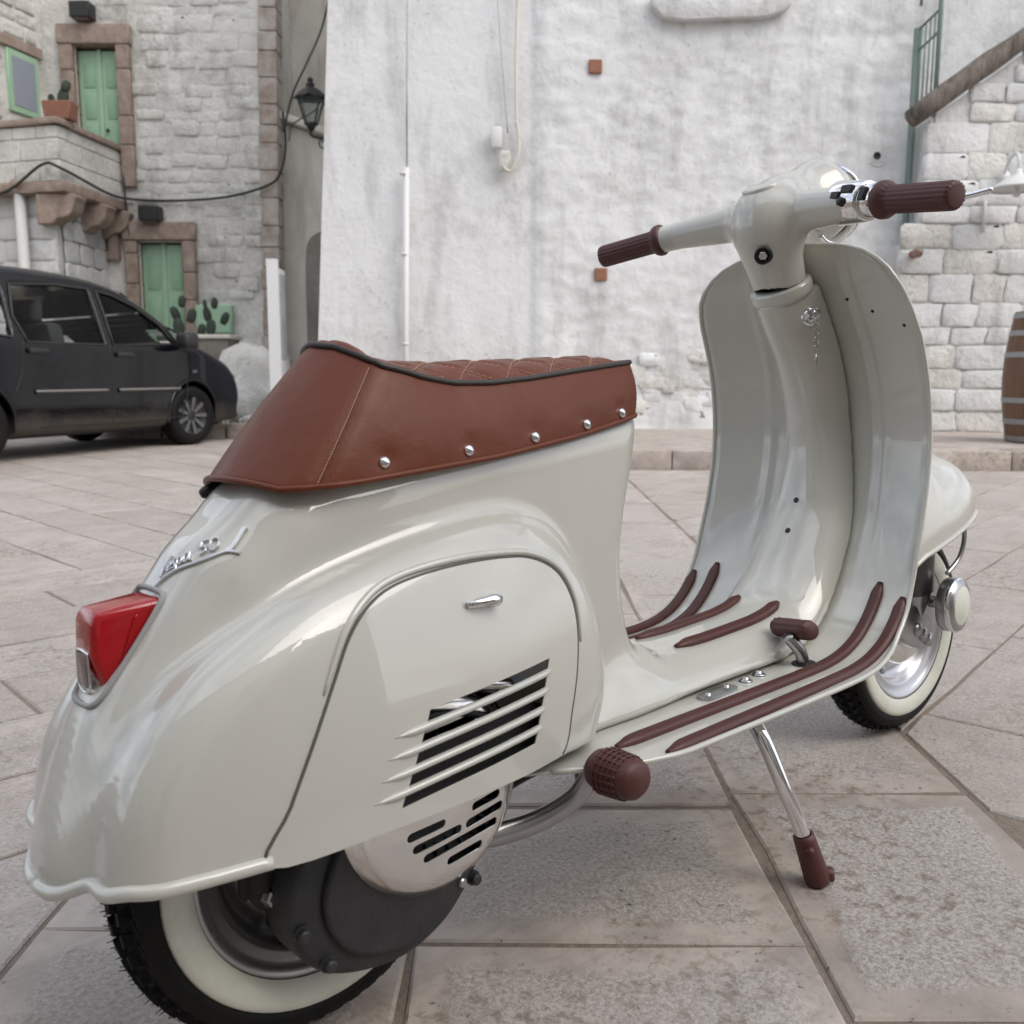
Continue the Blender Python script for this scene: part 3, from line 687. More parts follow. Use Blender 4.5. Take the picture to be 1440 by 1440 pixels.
def pad(par,x,y,z,w_,h_,rz,tilt,name='cactus_pad'):
    V,F = revolve([(0,0),(.35,.04),(.5,.3),(.5,.6),(.36,.88),(0,1)],(0,0,0),(0,0,1),12); V = np.array(V)*[w_,w_*.25,h_]; mt_ = Matrix.Rotation(rz,3,'Z')@Matrix.Rotation(tilt,3,'Y'); return obj(name,(V@np.array(mt_).T)+(x,y,z),F,'cactus',par)
pad(pot,.02,0,.17,.12,.20,.3,.2); pad(pot,-.08,0,.17,.10,.14,-.3,-.3); pad(pot,.06,0,.32,.10,.14,.6,.3)
# cable across the facade
ca = thing('house_cable','thick black power cable sagging across the stone house','cable',0,HD,0)
def hp(px,py,D): return None
pts = [(-6.6,-1.18,2.62),(-5.95,-1.28,2.72),(-5.40,-1.50,2.98),(-5.20,-1.46,2.95),(-5.08,-.5,2.85),(-4.95,-.08,2.85),(-4.4,-.08,2.83),(-3.7,-.09,2.88),(-3.15,-.10,3.03),(-2.98,-.14,3.2),(-2.90,-.2,3.5),(-2.92,-.2,3.9)]
obj('cable',*tube(spline(pts,8),.017,8),'cable_black',ca)
obj('cable_drop',*tube(spline([(-5.03,-.06,3.3),(-5.02,-.1,3.0),(-5.0,-.1,2.5),(-4.99,-.08,2.35)],5),.012,6),'cable_black',ca)
# ---------------- alley
al = thing('alley_house','plain grey-beige plastered house at the back of the alley','house',0,13.9,0)
V,F = box(-4.5,.2,0,4,0,9); obj('wall',V,F,'grey_plaster',al,False)
bevel_obj('lean_to_roof',[(-3.2,-1.0,3.95),(-1.9,-1.0,3.50),(-1.9,0,3.50),(-3.2,0,3.95),(-3.2,-1.0,4.05),(-1.9,-1.0,3.60),(-1.9,0,3.60),(-3.2,0,4.05)],[(3,2,1,0),(4,5,6,7),(0,1,5,4),(1,2,6,5),(2,3,7,6),(3,0,4,7)],'grey_plaster',al,.02,1)
V,F = box(-3.10,-1.9,-.85,-.0,0,3.9); V=[(x,y,z-(.40*(x>-2.5) if z>1 else 0)) for x,y,z in V]; obj('lean_to_wall',V,F,'grey_plaster',al,False)
V,F = extrude_poly(spline([(-2.78,0.9),(-2.78,2.0),(-2.74,2.35),(-2.6,2.48),(-2.45,2.48),(-2.3,2.4),(-2.3,.9)],4),-.87,-.80); obj('doorway',V,F,'window_dark' if False else 'old_stone',al,False)
# lantern on a bracket from the white house corner
ln_ = thing('street_lantern','black iron street lantern on a scrolled wall bracket','lantern',-2.24,11.0,3.30)
fr_ = MB()
for k in range(4):
    a = R(45+90*k); fr_.add(*tube([(.075*math.cos(a),.075*math.sin(a),.06),(.175*math.cos(a),.175*math.sin(a),.33)],.011,6))
fr_.build('frame','iron',ln_)
for zz,r_ in ((.06,.075),(.33,.178)): obj('ring',*tube([(r_*math.cos(R(45+90*k)),r_*math.sin(R(45+90*k)),zz) for k in range(4)],.012,6,False,True),'iron',ln_,False)
V,F = revolve([(.20,.33),(.19,.345),(.10,.42),(.045,.45),(.05,.48),(.03,.50),(.035,.53),(0,.56)],(0,0,0),(0,0,1),4); a_=R(45); obj('roof',V,F,'iron',ln_,False)
for k in range(4):
    a = R(45+90*k); b_ = a+R(90); V = [(.070*math.cos(a),.070*math.sin(a),.07),(.070*math.cos(b_),.070*math.sin(b_),.07),(.168*math.cos(b_),.168*math.sin(b_),.325),(.168*math.cos(a),.168*math.sin(a),.325)]; obj('pane',V,[(0,1,2,3)],'glass',ln_,False)
obj('base',*revolve([(0,-.02),(.03,-.01),(.05,.03),(.085,.06),(0,.06)],(0,0,0),(0,0,1),8),'iron',ln_)
obj('bracket',*tube(spline([(0,0,-.0),(.0,0,-.06),(.12,0,-.09),(.30,0,-.08),(.62,0,-.06)],6),.016,8),'iron',ln_)
obj('scroll',*tube([(.14+.07*(1-t*.6)*math.cos(t*9),0,-.15+.07*(1-t*.6)*math.sin(t*9)) for t in np.linspace(0,1,30)],.009,6),'iron',ln_); obj('scroll',*tube([(.34+.05*(1-t*.6)*math.cos(t*9+2),0,-.13+.05*(1-t*.6)*math.sin(t*9+2)) for t in np.linspace(0,1,30)],.008,6),'iron',ln_)
oc = thing('overhead_cable','slack overhead cable running up from the alley lantern','cable',0,11,0)
obj('cable',*tube(spline([(-2.62,.3,3.35),(-2.45,.1,3.72),(-2.28,0,3.98),(-2.1,0,4.35),(-1.96,-.1,4.75)],6),.012,6),'cable_black',oc)
obj('stay',*tube([(-2.9,1.8,3.6),(-2.55,.4,3.45),(-2.0,0,3.62)],.008,6),'cable_black',oc)
# ---------------- foot of the stone house: trough, boulder, low wall, sign
lw = thing('low_wall','mossy low retaining wall of rough stones under the planter','wall',0,10.5,0)
V,F = box(-4.2,-2.75,.05,1.9,0,.70); obj('fill',V,F,'old_stone',lw,False)
z = .02
while z < .66:
    h_ = random.uniform(.12,.2); x = -4.2
    while x < -2.75: l_ = random.uniform(.18,.4); stone(lw,x+l_/2,.07,z+h_/2,l_*.98,h_*.95,random.uniform(.06,.1),random.choice(['old_stone','old_stone','limewash'])); x += l_
    z += h_
tr = thing('stone_trough','long carved stone planter trough holding prickly pears','planter',-3.40,10.5,.70)
V,F = box(-.36,.36,-.22,.22,0,.30); V = [(x*(1 if z else .90),y*(1 if z else .85),z) for x,y,z in V]; bevel_obj('trough',V,F,'old_stone',tr,.015,2); bevel_obj('trough_rim',*box(-.39,.39,-.25,.25,.29,.335),'grey_plaster',tr,.012,2)
pc_ = thing('prickly_pear','dark green prickly pear cactus growing in the stone trough','cactus',-3.40,10.5,1.03)
for (x,z,w_,h_,t_) in ((-.22,0,.16,.26,-.1),(-.25,.22,.13,.22,-.4),(-.12,.18,.14,.22,.3),(-.20,.40,.11,.18,.1),(.12,0,.15,.24,.1),(.08,.20,.12,.22,-.2),(.22,.16,.12,.2,.4),(.16,.38,.10,.17,.1),(-.02,0,.12,.18,.2),(.06,.38,.09,.15,-.3)): pad(pc_,x,random.uniform(-.06,.06),z*.75,w_*.72,h_*.75,random.uniform(-.6,.6),t_)
pc2 = thing('prickly_pear','tall prickly pear cactus in front of the green street door','cactus',-4.55,11.6,.55)
for (x,z,w_,h_,t_) in ((0,0,.2,.5,.05),(.02,.45,.18,.34,-.15),(-.08,.72,.15,.3,-.3),(.12,.70,.14,.28,.35),(-.5,.5,.2,.36,.1),(-.52,.82,.18,.32,-.2),(-.45,0,.2,.52,.05),(.02,.98,.12,.2,.0)): pad(pc2,x*.7,random.uniform(-.08,.08),z*.62,w_*.66,h_*.64,random.uniform(-.5,.5),t_)
bd_ = thing('boulder','big pale weathered boulder leaning beside the white sign','boulder',-2.68,10.0,0)
bm = bmesh.new(); bmesh.ops.create_icosphere(bm,subdivisions=4,radius=1)
for v in bm.verts: n = v.co.copy(); k = 1+.22*mnoise.fractal(n*1.3,1,2,4)+.05*mnoise.fractal(n*5,1,2,3); v.co = Vector((n.x*.52*k,n.y*.4*k,.33+n.z*.56*k))
me = bpy.data.meshes.new('rock'); bm.to_mesh(me); bm.free(); me.polygons.foreach_set('use_smooth',[True]*len(me.polygons)); me.materials.append(M('limewash')); o = bpy.data.objects.new('rock',me); C.objects.link(o); o.parent = bd_
for k,(x,D,r_) in enumerate(((-3.05,9.85,.17),(-2.55,9.5,.15),(-2.95,9.7,.11))):
    t = thing('rubble_stone',['rounded pale stone lying at the foot of the low wall','pale fist-shaped stone beside the boulder and sign','small grey stone in the weeds by the boulder'][k],'stone',x,D,0); bm = bmesh.new(); bmesh.ops.create_icosphere(bm,subdivisions=3,radius=1)
    for v in bm.verts: n = v.co.copy(); kk = 1+.3*mnoise.fractal(n*1.5+Vector((k*3,0,0)),1,2,4); v.co = Vector((n.x*r_*1.4*kk,n.y*r_*kk,r_*.7+n.z*r_*.8*kk))
    me = bpy.data.meshes.new('rock'); bm.to_mesh(me); bm.free(); me.polygons.foreach_set('use_smooth',[True]*len(me.polygons)); me.materials.append(M('limewash')); o = bpy.data.objects.new('rock',me); C.objects.link(o); o.parent = t
wd2 = MB()
for k in range(420):
    X = random.uniform(-3.2,-2.1); D = random.uniform(9.2,9.9); hgt = random.uniform(.05,.22)*(1 if X<-2.4 else .6); a = random.uniform(0,6.28); dx,dy = math.cos(a)*hgt*.5,math.sin(a)*hgt*.5; w_ = .012
    p = VF(X,D,.0); wd2.add([(p[0]-w_,p[1],p[2]),(p[0]+w_,p[1],p[2]),(p[0]+dx*.6+w_*.7,p[1]+dy*.6,hgt*.7),(p[0]+dx*.6-w_*.7,p[1]+dy*.6,hgt*.7),(p[0]+dx,p[1]+dy,hgt)],[(0,1,2,3),(3,2,4)])
o = wd2.build('weeds','leaf'); o['kind'] = 'stuff'; tag(o,'tuft of weeds growing around the boulder and kerb','weeds')
kb2 = thing('kerb','worn stone kerb edging the weeds by the boulder','kerb',0,9.15,0)
for k in range(4): bevel_obj('kerb_stone',*box(-4.0+k*.62,-3.40+k*.62,0,.22,-.02,.15+random.uniform(-.01,.01)),'slab',kb2,.012,2)
sg_ = thing('sign_board','tall narrow white sign board standing in front of the alley','sign',-2.20,9.1,0,R(90))
bevel_obj('board',*box(-.19,.19,-.02,.02,.14,1.60),'sign_white',sg_,.006,1); obj('poster',*box(-.17,.17,-.0245,-.019,.75,1.55),'sign_face',sg_,False); obj('post',*box(-.255,-.185,-.05,.045,0,1.66),'sign_white',sg_,False)
# ---------------- houses across the square, behind the photographer (seen as reflections)
def row_house(X0,X1,D,h_,lab,mat,face=1,rz=0):
    t = thing('row_house',lab,'house',(X0+X1)/2,D,0,rz,None); W = (X1-X0)/2; s_ = face
    y0,y1 = (0,-5) if s_>0 else (0,5)
    V,F = box(-W,W,min(y0,y1),max(y0,y1),0,h_); obj('wall',V,F,mat,t,False); V,F = box(-W-.1,W+.1,min(y0,y1)-.15,max(y0,y1)+.15,h_,h_+.18); obj('cornice',V,F,'pink_stone',t,False)
    n_ = max(2,int(W*2/2.4))
    for k in range(n_):
        x = -W+(k+.5)*2*W/n_
        for z0,z1,w_ in ((.05,2.2,.5),(3.3,4.9,.45)):
            if z1 > h_-.4: continue
            V,F = box(x-w_,x+w_,-.03 if s_<0 else 0,0 if s_<0 else .03,z0,z1); obj('window' if z0>1 else 'door',V,F,'shutter' if (k+int(z0))%2 else 'window_dark',t,False)
row_house(-9,-2.5,-3.4,6.6,'pale two-storey house across the square with dark shutters','warm_house')
row_house(-2.5,4.0,-3.8,7.4,'tall beige house across the square with three upper windows','grey_plaster')
row_house(4.0,11,-3.2,5.6,'low warm-stone house across the square on the corner','warm_house')
# ---------------- parked car
car = tag(empty('parked_car',(2.72,7.98,0),(0,0,R(27))),'dusty black compact people carrier parked before the stone house','car')
car.scale = (.86,.86,.86); PRO = spline([(.70,.22),(.78,.34),(.80,.52),(.75,.68),(.62,.82),(.42,.91),(.18,1.00),(-.06,1.10),(-.40,1.33),(-.72,1.50),(-1.05,1.58),(-1.6,1.62),(-2.2,1.61),(-2.75,1.55),(-3.02,1.42),(-3.13,1.10),(-3.20,.85),(-3.19,.5),(-3.10,.24),(-2.0,.21),(-.8,.21)],5,True)
WINS = {'quarter_window':[(.13,1.005),(-.17,1.02),(-.30,1.19),(-.20,1.16)],'front_window':[(-.22,1.015),(-1.04,.985),(-1.04,1.475),(-.86,1.445),(-.62,1.36),(-.36,1.195)],'rear_window':[(-1.14,.985),(-1.98,.985),(-2.05,1.20),(-1.98,1.46),(-1.5,1.495),(-1.14,1.485)],'tail_window':[(-2.12,1.02),(-2.62,1.08),(-2.72,1.25),(-2.6,1.40),(-2.08,1.45)]}
def car_hw(x,z): return .80-.30*np.maximum(z-.95,0)-.10*np.maximum(z-.95,0)**2-.10*np.maximum(.45-z,0)-.06*np.maximum(x-.2,0)**2-.10*np.maximum(-2.6-x,0)**2
def make_car():
    h = .022; xs = np.arange(-3.30,.92,h); ys = np.arange(-.90,.92,h); zs = np.arange(.12,1.72,h)
    X,Z = np.meshgrid(xs,zs,indexing='ij'); p = poly_sdf(PRO,X,Z)[:,None,:]; Y = ys[None,:,None]; hw_ = car_hw(X,Z)[:,None,:]; ay = np.abs(Y)
    r_ = .09; f = rmax(p, ay-hw_, r_); fo = f.copy()
    for ax_ in (0,-2.51):
        cyl = np.hypot(X-ax_,Z-.30)[:,None,:]-.355; f = np.maximum(f,-np.maximum(cyl,.45-ay))
        ring = np.maximum(np.abs(np.hypot(X-ax_,Z-.30)[:,None,:]-.385)-.03, 0)
    f = np.maximum(f,-np.maximum(np.maximum(fo+.05,.55-Z[:,None,:]),np.maximum(X[:,None,:]+.0,-2.9-X[:,None,:])))
    for w_ in WINS.values():
        f = np.maximum(f,-np.maximum(poly_sdf(w_,X,Z)[:,None,:],.45-ay))
    ws = poly_sdf([(-.02,1.10),(-.74,1.53),(-.60,1.62),(.05,1.2)],X,Z)[:,None,:]; f = np.maximum(f,-np.maximum(ws-.03,ay-.58))
    V,F,N = surf_nets(f,(xs[0],ys[0],zs[0]),h); obj('body',V,F,'car_paint',car,True,N)
make_car()
def on_car(x,z,off=.004,sd_=-1): return (x,sd_*(float(car_hw(np.array(x),np.array(z)))+off),z)
for sd_ in (-1,1):
    for nm,w_ in WINS.items():
        V = [on_car(x,z,-.016,sd_) for x,z in w_]; wn_ = obj(nm,V,[tuple(range(len(V)))],'car_glass',car,False)
        lp = [on_car(x,z,-.004,sd_) for x,z in dens_loop(w_,5)]; obj('window_seal',*tube(lp,.012,6,False,True),'car_trim',wn_)
V = [(-.0,-.60,1.125),(-.0,.60,1.125),(-.72,.56,1.515),(-.72,-.56,1.515)]; obj('windscreen',V,[(0,1,2,3)],'car_glass',car,False)
for ax_ in (0,-2.51):
    for sd_ in (-1,1):
        c_ = (ax_,sd_*.70,.30); st_ = Matrix.Rotation(R(-6) if ax_==0 else 0,3,'Z')
        tf_ = lambda V: ((np.array(V)-np.array(c_))@np.array(st_).T)+np.array(c_)
        V,F = revolve([(.19,.085),(.215,.095),(.26,.098),(.29,.085),(.30,.06),(.302,0),(.30,-.06),(.29,-.085),(.2,-.09),(0,-.09)],c_,(0,sd_,0),44); wl_ = obj('wheel',tf_(V),F,'tyre',car)
        V,F = revolve([(.215,.090),(.205,.084),(.19,.07),(.17,.055),(.06,.050),(.055,.066),(.03,.07),(0,.07)],c_,(0,sd_,0),40); obj('rim',tf_(V),F,'car_trim',wl_)
        for k in range(9):
            a = 2*math.pi*k/9; ca_,sa_ = math.cos(a),math.sin(a); q=[]
            for (r_,w2,h_) in ((.05,.014,.072),(.20,.020,.084)):
                for s2 in (-1,1): q.append((c_[0]+r_*ca_-s2*w2*sa_,c_[1]+sd_*h_,c_[2]+r_*sa_+s2*w2*ca_))
            q += [(x,y-sd_*.02,z) for x,y,z in q]; obj('spoke',tf_(q),[(0,1,3,2),(0,4,5,1),(2,3,7,6),(1,5,7,3),(0,2,6,4)],'hubcap',wl_,False)
        ang = np.linspace(R(-8),R(188),30); obj('arch_lip',*tube([(ax_+.362*math.cos(a),sd_*(float(car_hw(np.array(ax_+.362*math.cos(a)),np.array(.30+.362*math.sin(a))))-.004),.30+.362*math.sin(a)) for a in ang],.016,8),'car_paint',car)
for sd_ in (-1,1):
    for a,b in ((-.20,-1.02),(-1.16,-1.95)):
        P = [on_car(x,.575,.0,sd_) for x in np.linspace(a,b,8)]; V=[];F=[]
        for p in P: V += [(p[0],p[1],p[2]-.024),(p[0],p[1]+sd_*.014,p[2]-.018),(p[0],p[1]+sd_*.014,p[2]+.018),(p[0],p[1],p[2]+.024)]
        for i in range(7):
            for j in range(3): F.append((i*4+j,i*4+j+1,i*4+j+5,i*4+j+4))
        obj('side_moulding',V,F,'car_trim',car,False)
        obj('moulding_insert',*tube([(p[0],p[1]+sd_*.012,p[2]+.006) for p in P],.009,6),'car_strip',car)
    for x,z in ((-.93,.90),(-1.90,.915)):
        bevel_obj('door_handle',*box(x-.10,x+.10,*sorted((sd_*.79,sd_*.835)),z-.022,z+.022),'car_trim',car,.012,2)
    for ln__ in ([(-.10,1.0),(-.08,.80),(-.10,.5),(-.18,.30)],[(-1.09,1.0),(-1.09,.6),(-1.09,.30)],[(-2.03,1.0),(-2.06,.75),(-2.14,.58)],[(-.18,.30),(-.6,.275),(-1.09,.275),(-1.9,.285)]):
        obj('door_gap',*tube([on_car(x,z,-.003,sd_) for x,z in spline(ln__,6)],.007,5),'black',car)
    mp_ = bevel_obj('mirror',*box(-.30,-.10,*sorted((sd_*.84,sd_*1.0)),.98,1.13),'car_trim',car,.045,3); obj('mirror_arm',*box(-.24,-.16,*sorted((sd_*.76,sd_*.86)),.985,1.03),'car_trim',mp_,False)
    bevel_obj('side_indicator',*box(.0,.07,*sorted((sd_*.785,sd_*.806)),.735,.762),'hubcap',car,.006,2)
    V = [(.50,.86),(.74,.70),(.70,.60),(.42,.80)]; bevel_obj('headlight',*extrude_poly(V,*sorted((sd_*.50,sd_*.765))),'clear_lens',car,.02,2)
for sd_ in (-1,1):
    for x in (-1.15,-2.05):
        s_ = bevel_obj('seat',*box(x-.28,x+.28,sd_*.36-.24,sd_*.36+.24,.5,.72),'car_seat',car,.05,2); V,F = box(x-.30,x-.12,sd_*.36-.24,sd_*.36+.24,.70,1.18); V = [(p[0]-(p[2]-.7)*.3,p[1],p[2]) for p in V]; bevel_obj('seat_back',V,F,'car_seat',s_,.05,2)
        bevel_obj('headrest',*box(x-.46,x-.34,sd_*.36-.13,sd_*.36+.13,1.17,1.38),'car_seat',s_,.05,3)
ang = np.linspace(0,2*math.pi,29)[:-1]; obj('steering_wheel',*tube([(-.62+.06*math.sin(a),.36+.18*math.cos(a),.98+.17*math.sin(a)) for a in ang],.016,8,False,True),'car_trim',car)
bevel_obj('dashboard',*box(-.45,.0,-.68,.68,.75,1.04),'car_trim',car,.06,2)
obj('underbody',*box(-3.0,.6,-.62,.62,.18,.26),'black',car,False)
# ================================================================== THE SCOOTER (own frame: x forward, y left, z up, rear axle above the origin)
LEAN = R(-3.0)
scooter = empty('scooter', (0,0,0), (LEAN,0,0))
tag(scooter, 'glossy pale grey vintage scooter with brown leather saddle and white-walled tyres', 'scooter')
WR = .190
BASE = spline([(-.220,.06),(-.239,.17),(-.2415,.225),(-.2395,.260),(-.2205,.315),(-.194,.374),(-.155,.4275),(-.125,.4675),(-.105,.493),(-.077,.5165),(-.047,.543),(.0,.560),(.1,.574),(.2,.586),(.3,.596),(.40,.606),(.445,.606),(.462,.585),(.452,.530),(.435,.475),(.425,.420),(.430,.360),(.446,.312),(.475,.275),(.47,.06),(.2,.05),(-.1,.05)],14,True)
COWL = spline([(-.222,.05),(-.222,.16),(-.218,.25),(-.200,.325),(-.150,.392),(-.070,.443),(.010,.472),(.115,.496),(.205,.502),(.268,.478),(.308,.425),(.326,.360),(.322,.290),(.285,.215),(.24,.05),(0,.04)],14,True)
EDGE = spline([(.16,.237),(.40,.237),(.66,.237),(.749,.241),(.80,.254),(.834,.274),(.862,.302),(.882,.338),(.899,.39),(.918,.45),(.931,.51),(.935,.56),(.930,.62),(.914,.68),(.887,.735),(.868,.775),(.857,.812),(.852,.834)],12)
seg_l = np.r_[0,np.cumsum(np.linalg.norm(np.diff(EDGE,axis=0),axis=1))]
def plan_c(z): return .036*sstep(.28,.45,z)*(1-.45*sstep(.55,.83,z))      # how far the middle of the shield bulges forward
CEN = EDGE.copy(); 
_t = np.gradient(EDGE,axis=0); _t /= np.linalg.norm(_t,axis=1)[:,None]; ENRM = np.stack([-_t[:,1],_t[:,0]],1)      # towards the rider
CEN = EDGE-ENRM*plan_c(EDGE[:,1])[:,None]
S_FLOOR = seg_l[np.argmin(abs(EDGE[:,0]-.70)+(EDGE[:,1]>.26))]
S_MID = seg_l[np.argmin(abs(EDGE[:,1]-.39))]; S_UP = seg_l[np.argmin(abs(EDGE[:,1]-.56))]; S_TOP = seg_l[np.argmin(abs(EDGE[:,1]-.775))]
def path_field(X,Z):
    best = np.full(X.shape,1e9); sg = np.zeros(X.shape); ss = np.zeros(X.shape)
    for i in range(len(CEN)-1):
        a = CEN[i]; e = CEN[i+1]-a; wx = X-a[0]; wz = Z-a[1]; t = np.clip((wx*e[0]+wz*e[1])/(e@e),0,1)
        dx = wx-e[0]*t; dz = wz-e[1]*t; d = dx*dx+dz*dz; m = d < best
        best = np.where(m,d,best); sg = np.where(m,np.sign(-e[1]*wx+e[0]*wz),sg); ss = np.where(m,seg_l[i]+t*(seg_l[i+1]-seg_l[i]),ss)
    return np.sqrt(best)*sg, ss
def zbot(x): return .250-.024*sstep(-.205,-.245,x)-.0*x
GXS = np.arange(-.30,1.05,.002); GZS = np.arange(.15,.87,.002); _GX,_GZ = np.meshgrid(GXS,GZS,indexing='ij')
_PF = path_field(_GX,_GZ); GRID = (poly_sdf(BASE,_GX,_GZ), poly_sdf(COWL,_GX,_GZ), _PF[0], _PF[1])
def grid2d(X,Z):
    i = np.clip((X-GXS[0])/.002,0,len(GXS)-1.001); j = np.clip((Z-GZS[0])/.002,0,len(GZS)-1.001); i0 = i.astype(int); j0 = j.astype(int); a = i-i0; b = j-j0
    return [G[i0,j0]*(1-a)*(1-b)+G[i0+1,j0]*a*(1-b)+G[i0,j0+1]*(1-a)*b+G[i0+1,j0+1]*a*b for G in GRID]
def body2d(X,Z):
    X = np.asarray(X,float); Z = np.asarray(Z,float); pb_,pc_,d,s = grid2d(X,Z)
    A = np.interp(s,[0,.2,S_FLOOR,S_MID,S_UP,S_TOP],[.115,.102,.094,.078,.052,.046]); H = np.interp(s,[0,S_FLOOR-.1,S_FLOOR+.08,S_MID,S_UP,S_TOP,S_TOP+.1],[.047,.047,.054,.058,.068,.088,.092])
    end = np.maximum(s-(S_TOP-.004),0)*1.0
    return dict(p=pb_, wb=np.interp(X,[-.25,-.1,.1,.3,.45],[.082,.085,.092,.084,.066]), r=np.interp(X,[-.25,-.1,.02,.2,.45],[.074,.074,.05,.045,.045]),
      c=pc_, wc=.161-.55*np.maximum(np.abs(X-.06)-.03,0)**2-.75*np.maximum(Z-.27,0)**2-.02*np.maximum(Z-.25,0), d=d, A=A, H=H, s=s, X=X, Z=Z)
def body_f(q,y):
    ay = np.abs(y)
    base = rmax(q['p'], ay-q['wb'], q['r']); cowl = rmax(q['c'], ay-q['wc'], .036)
    f = smin(base,cowl,.012)
    n = 2.15; dd = np.maximum(q['d'],-.01)
    sw = ((ay/q['A'])**n+(np.abs(dd)/q['H'])**n)**(1/n)-1
    sw = np.where(q['d']<-.004, np.maximum(sw,2.), sw)*np.minimum(q['A'],q['H'])
    sw = np.maximum(sw, (q['s']-S_TOP)*.9)
    return smin(f,sw,.045*sstep(.65,.5,q['X'])*sstep(.27,.40,q['X'])+.003)
PANEL = spline([(-.108,.2475),(-.088,.292),(-.064,.338),(-.040,.382),(-.018,.418),(.006,.440),(.04,.4535),(.10,.461),(.16,.461),(.205,.455),(.240,.437),(.257,.408),(.259,.375),(.250,.335),(.235,.295),(.220,.2580),(.19,.2515),(.12,.2485),(0,.2465)],5,True)
def make_body():
    h = .0042; zlow = .21
    xs = np.arange(-.265,.99,h); ys = np.arange(-.176,.178,h); zs = np.arange(.21,.815,h)
    X2,Z2 = np.meshgrid(xs,zs,indexing='ij'); q = body2d(X2,Z2)
    q3 = {k:v[:,None,:] for k,v in q.items()}; Y = ys[None,:,None]
    f = body_f(q3,Y)
    for _ in range(2):
        for ax in range(3):
            g_ = f.copy(); sl = [slice(None)]*3; s0 = list(sl); s1 = list(sl); s2 = list(sl); s0[ax] = slice(0,-2); s1[ax] = slice(1,-1); s2[ax] = slice(2,None)
            g_[tuple(s1)] = .25*f[tuple(s0)]+.5*f[tuple(s1)]+.25*f[tuple(s2)]; f = g_
    zb = np.where(X2<.30, zbot(X2), .230)[:,None,:]
    fo = f.copy()
    f = rmax(f, zb-q3['Z'], .004)
    cav = np.maximum(np.maximum(fo+.010, q3['Z']-.47), q3['X']-.31)            # hollow below the saddle: wheel arch and engine bay
    f = np.maximum(f, -cav)
    pan = poly_sdf(PANEL,X2,Z2)[:,None,:]+.007
    f = np.maximum(f, -np.maximum(pan, Y+.105))
    V,F,N = surf_nets(f,(xs[0],ys[0],zs[0]),h)
    return obj('body', V, F, 'paint', scooter, True, N)
make_body()
def surf_y(x,z,off=0):
    x = np.atleast_1d(np.array(x,float)); z = np.atleast_1d(np.array(z,float)); q = body2d(x,z); a = np.full(x.shape,-.2); b = np.full(x.shape,-.01)
    for _ in range(34):
        m = (a+b)/2; o = body_f(q,m) > off; a = np.where(o,m,a); b = np.where(o,b,m)
    return a
def surf_n(P):
    P = np.atleast_2d(P); e = 3e-3; g = []
    for k in range(3):
        d = np.zeros(3); d[k] = e; A = P+d; B = P-d
        g.append(body_f(body2d(A[:,0],A[:,2]),A[:,1])-body_f(body2d(B[:,0],B[:,2]),B[:,1]))
    g = np.stack(g,1); return g/(np.linalg.norm(g,axis=1)[:,None]+1e-12)
def to_surf(P, off=0):
    P = np.atleast_2d(np.array(P,float)).copy()
    for _ in range(6):
        n = surf_n(P); P -= n*(body_f(body2d(P[:,0],P[:,2]),P[:,1])-off)[:,None]
    return P
# ---- rolled lip along the lower edge of the bodywork
lip = []
for a in np.linspace(R(-38),R(-180),90):
    lo,hi = .02,.45
    for _ in range(30):
        m = (lo+hi)/2; x = .03+m*math.cos(a); y = m*math.sin(a)
        v = body_f(body2d(np.array([x]),np.array([float(zbot(np.array(x)))+.003])),np.array([y]))[0]
        if v < 0: lo = m
        else: hi = m
    x = .03+lo*math.cos(a); lip.append((x,lo*math.sin(a),float(zbot(np.array(x)))+.002))
lip = np.array(lip); lip = lip[lip[:,0] < -.106]
for sgn in (1,-1):
    P = lip*[1,sgn,1]; obj('body_lip', *tube(P,.0062,8), 'paint', scooter)
# ---- engine-side panel with louvres
SLOT0 = np.array((.012,.2625)); rise = .09; pitch = np.array((.0085,.0172)); slot_h = .0098; slots = []; bars = []
for i in range(5):
    o = SLOT0+pitch*i; Ls = .163-.0015*i; d = np.array((1,rise)); up_ = np.array((.0045,slot_h))
    slots.append([tuple(o),tuple(o+d*Ls),tuple(o+d*Ls+up_),tuple(o+up_)])
    if i < 4: bars.append((o+up_+np.array((-.004,.0035)), d, Ls))
PV,PF = cdt_panel([tuple(p) for p in PANEL],[dens_loop(s,6) for s in slots],.006,None)
py = surf_y(PV[:,0],PV[:,1],.0012); P3 = np.stack([PV[:,0],py,PV[:,1]],1); N3 = surf_n(P3)
PF = [list(f) for f in PF]
f0 = PF[0]; nn = np.cross(P3[f0[1]]-P3[f0[0]],P3[f0[2]]-P3[f0[0]])
if nn@N3[f0[0]] < 0: PF = [f[::-1] for f in PF]
V2,F2 = thick(P3,PF,N3,.0025)
panel = obj('side_panel', V2, F2, 'paint', scooter, True, np.vstack([N3,-N3]))
for (o,d,Ls) in bars:
    t = np.linspace(-.028,Ls+.012,28); px = o[0]+t*d[0]; pz = o[1]+t*d[1]
    tap = np.minimum(sstep(-.028,-.004,t),sstep(Ls+.012,Ls+.001,t)); yy = surf_y(px,pz,.0)
    P = np.stack([px,yy-.0005-.0012*tap,pz],1); Vt,Ft = tube(P,.0008+.0026*tap,8)
    obj('louvre_bar', Vt, Ft, 'paint', panel)
sl_y = surf_y(PANEL[:,0],PANEL[:,1]); keepz = PANEL[:,1] > .2535
sm_ = np.stack([PANEL[:,0],sl_y-.0002,PANEL[:,1]],1); k0 = int(np.argmax(keepz)); sm_ = sm_[keepz]
obj('panel_seam', *tube(sm_,.0017,6), 'seam_dark', scooter)
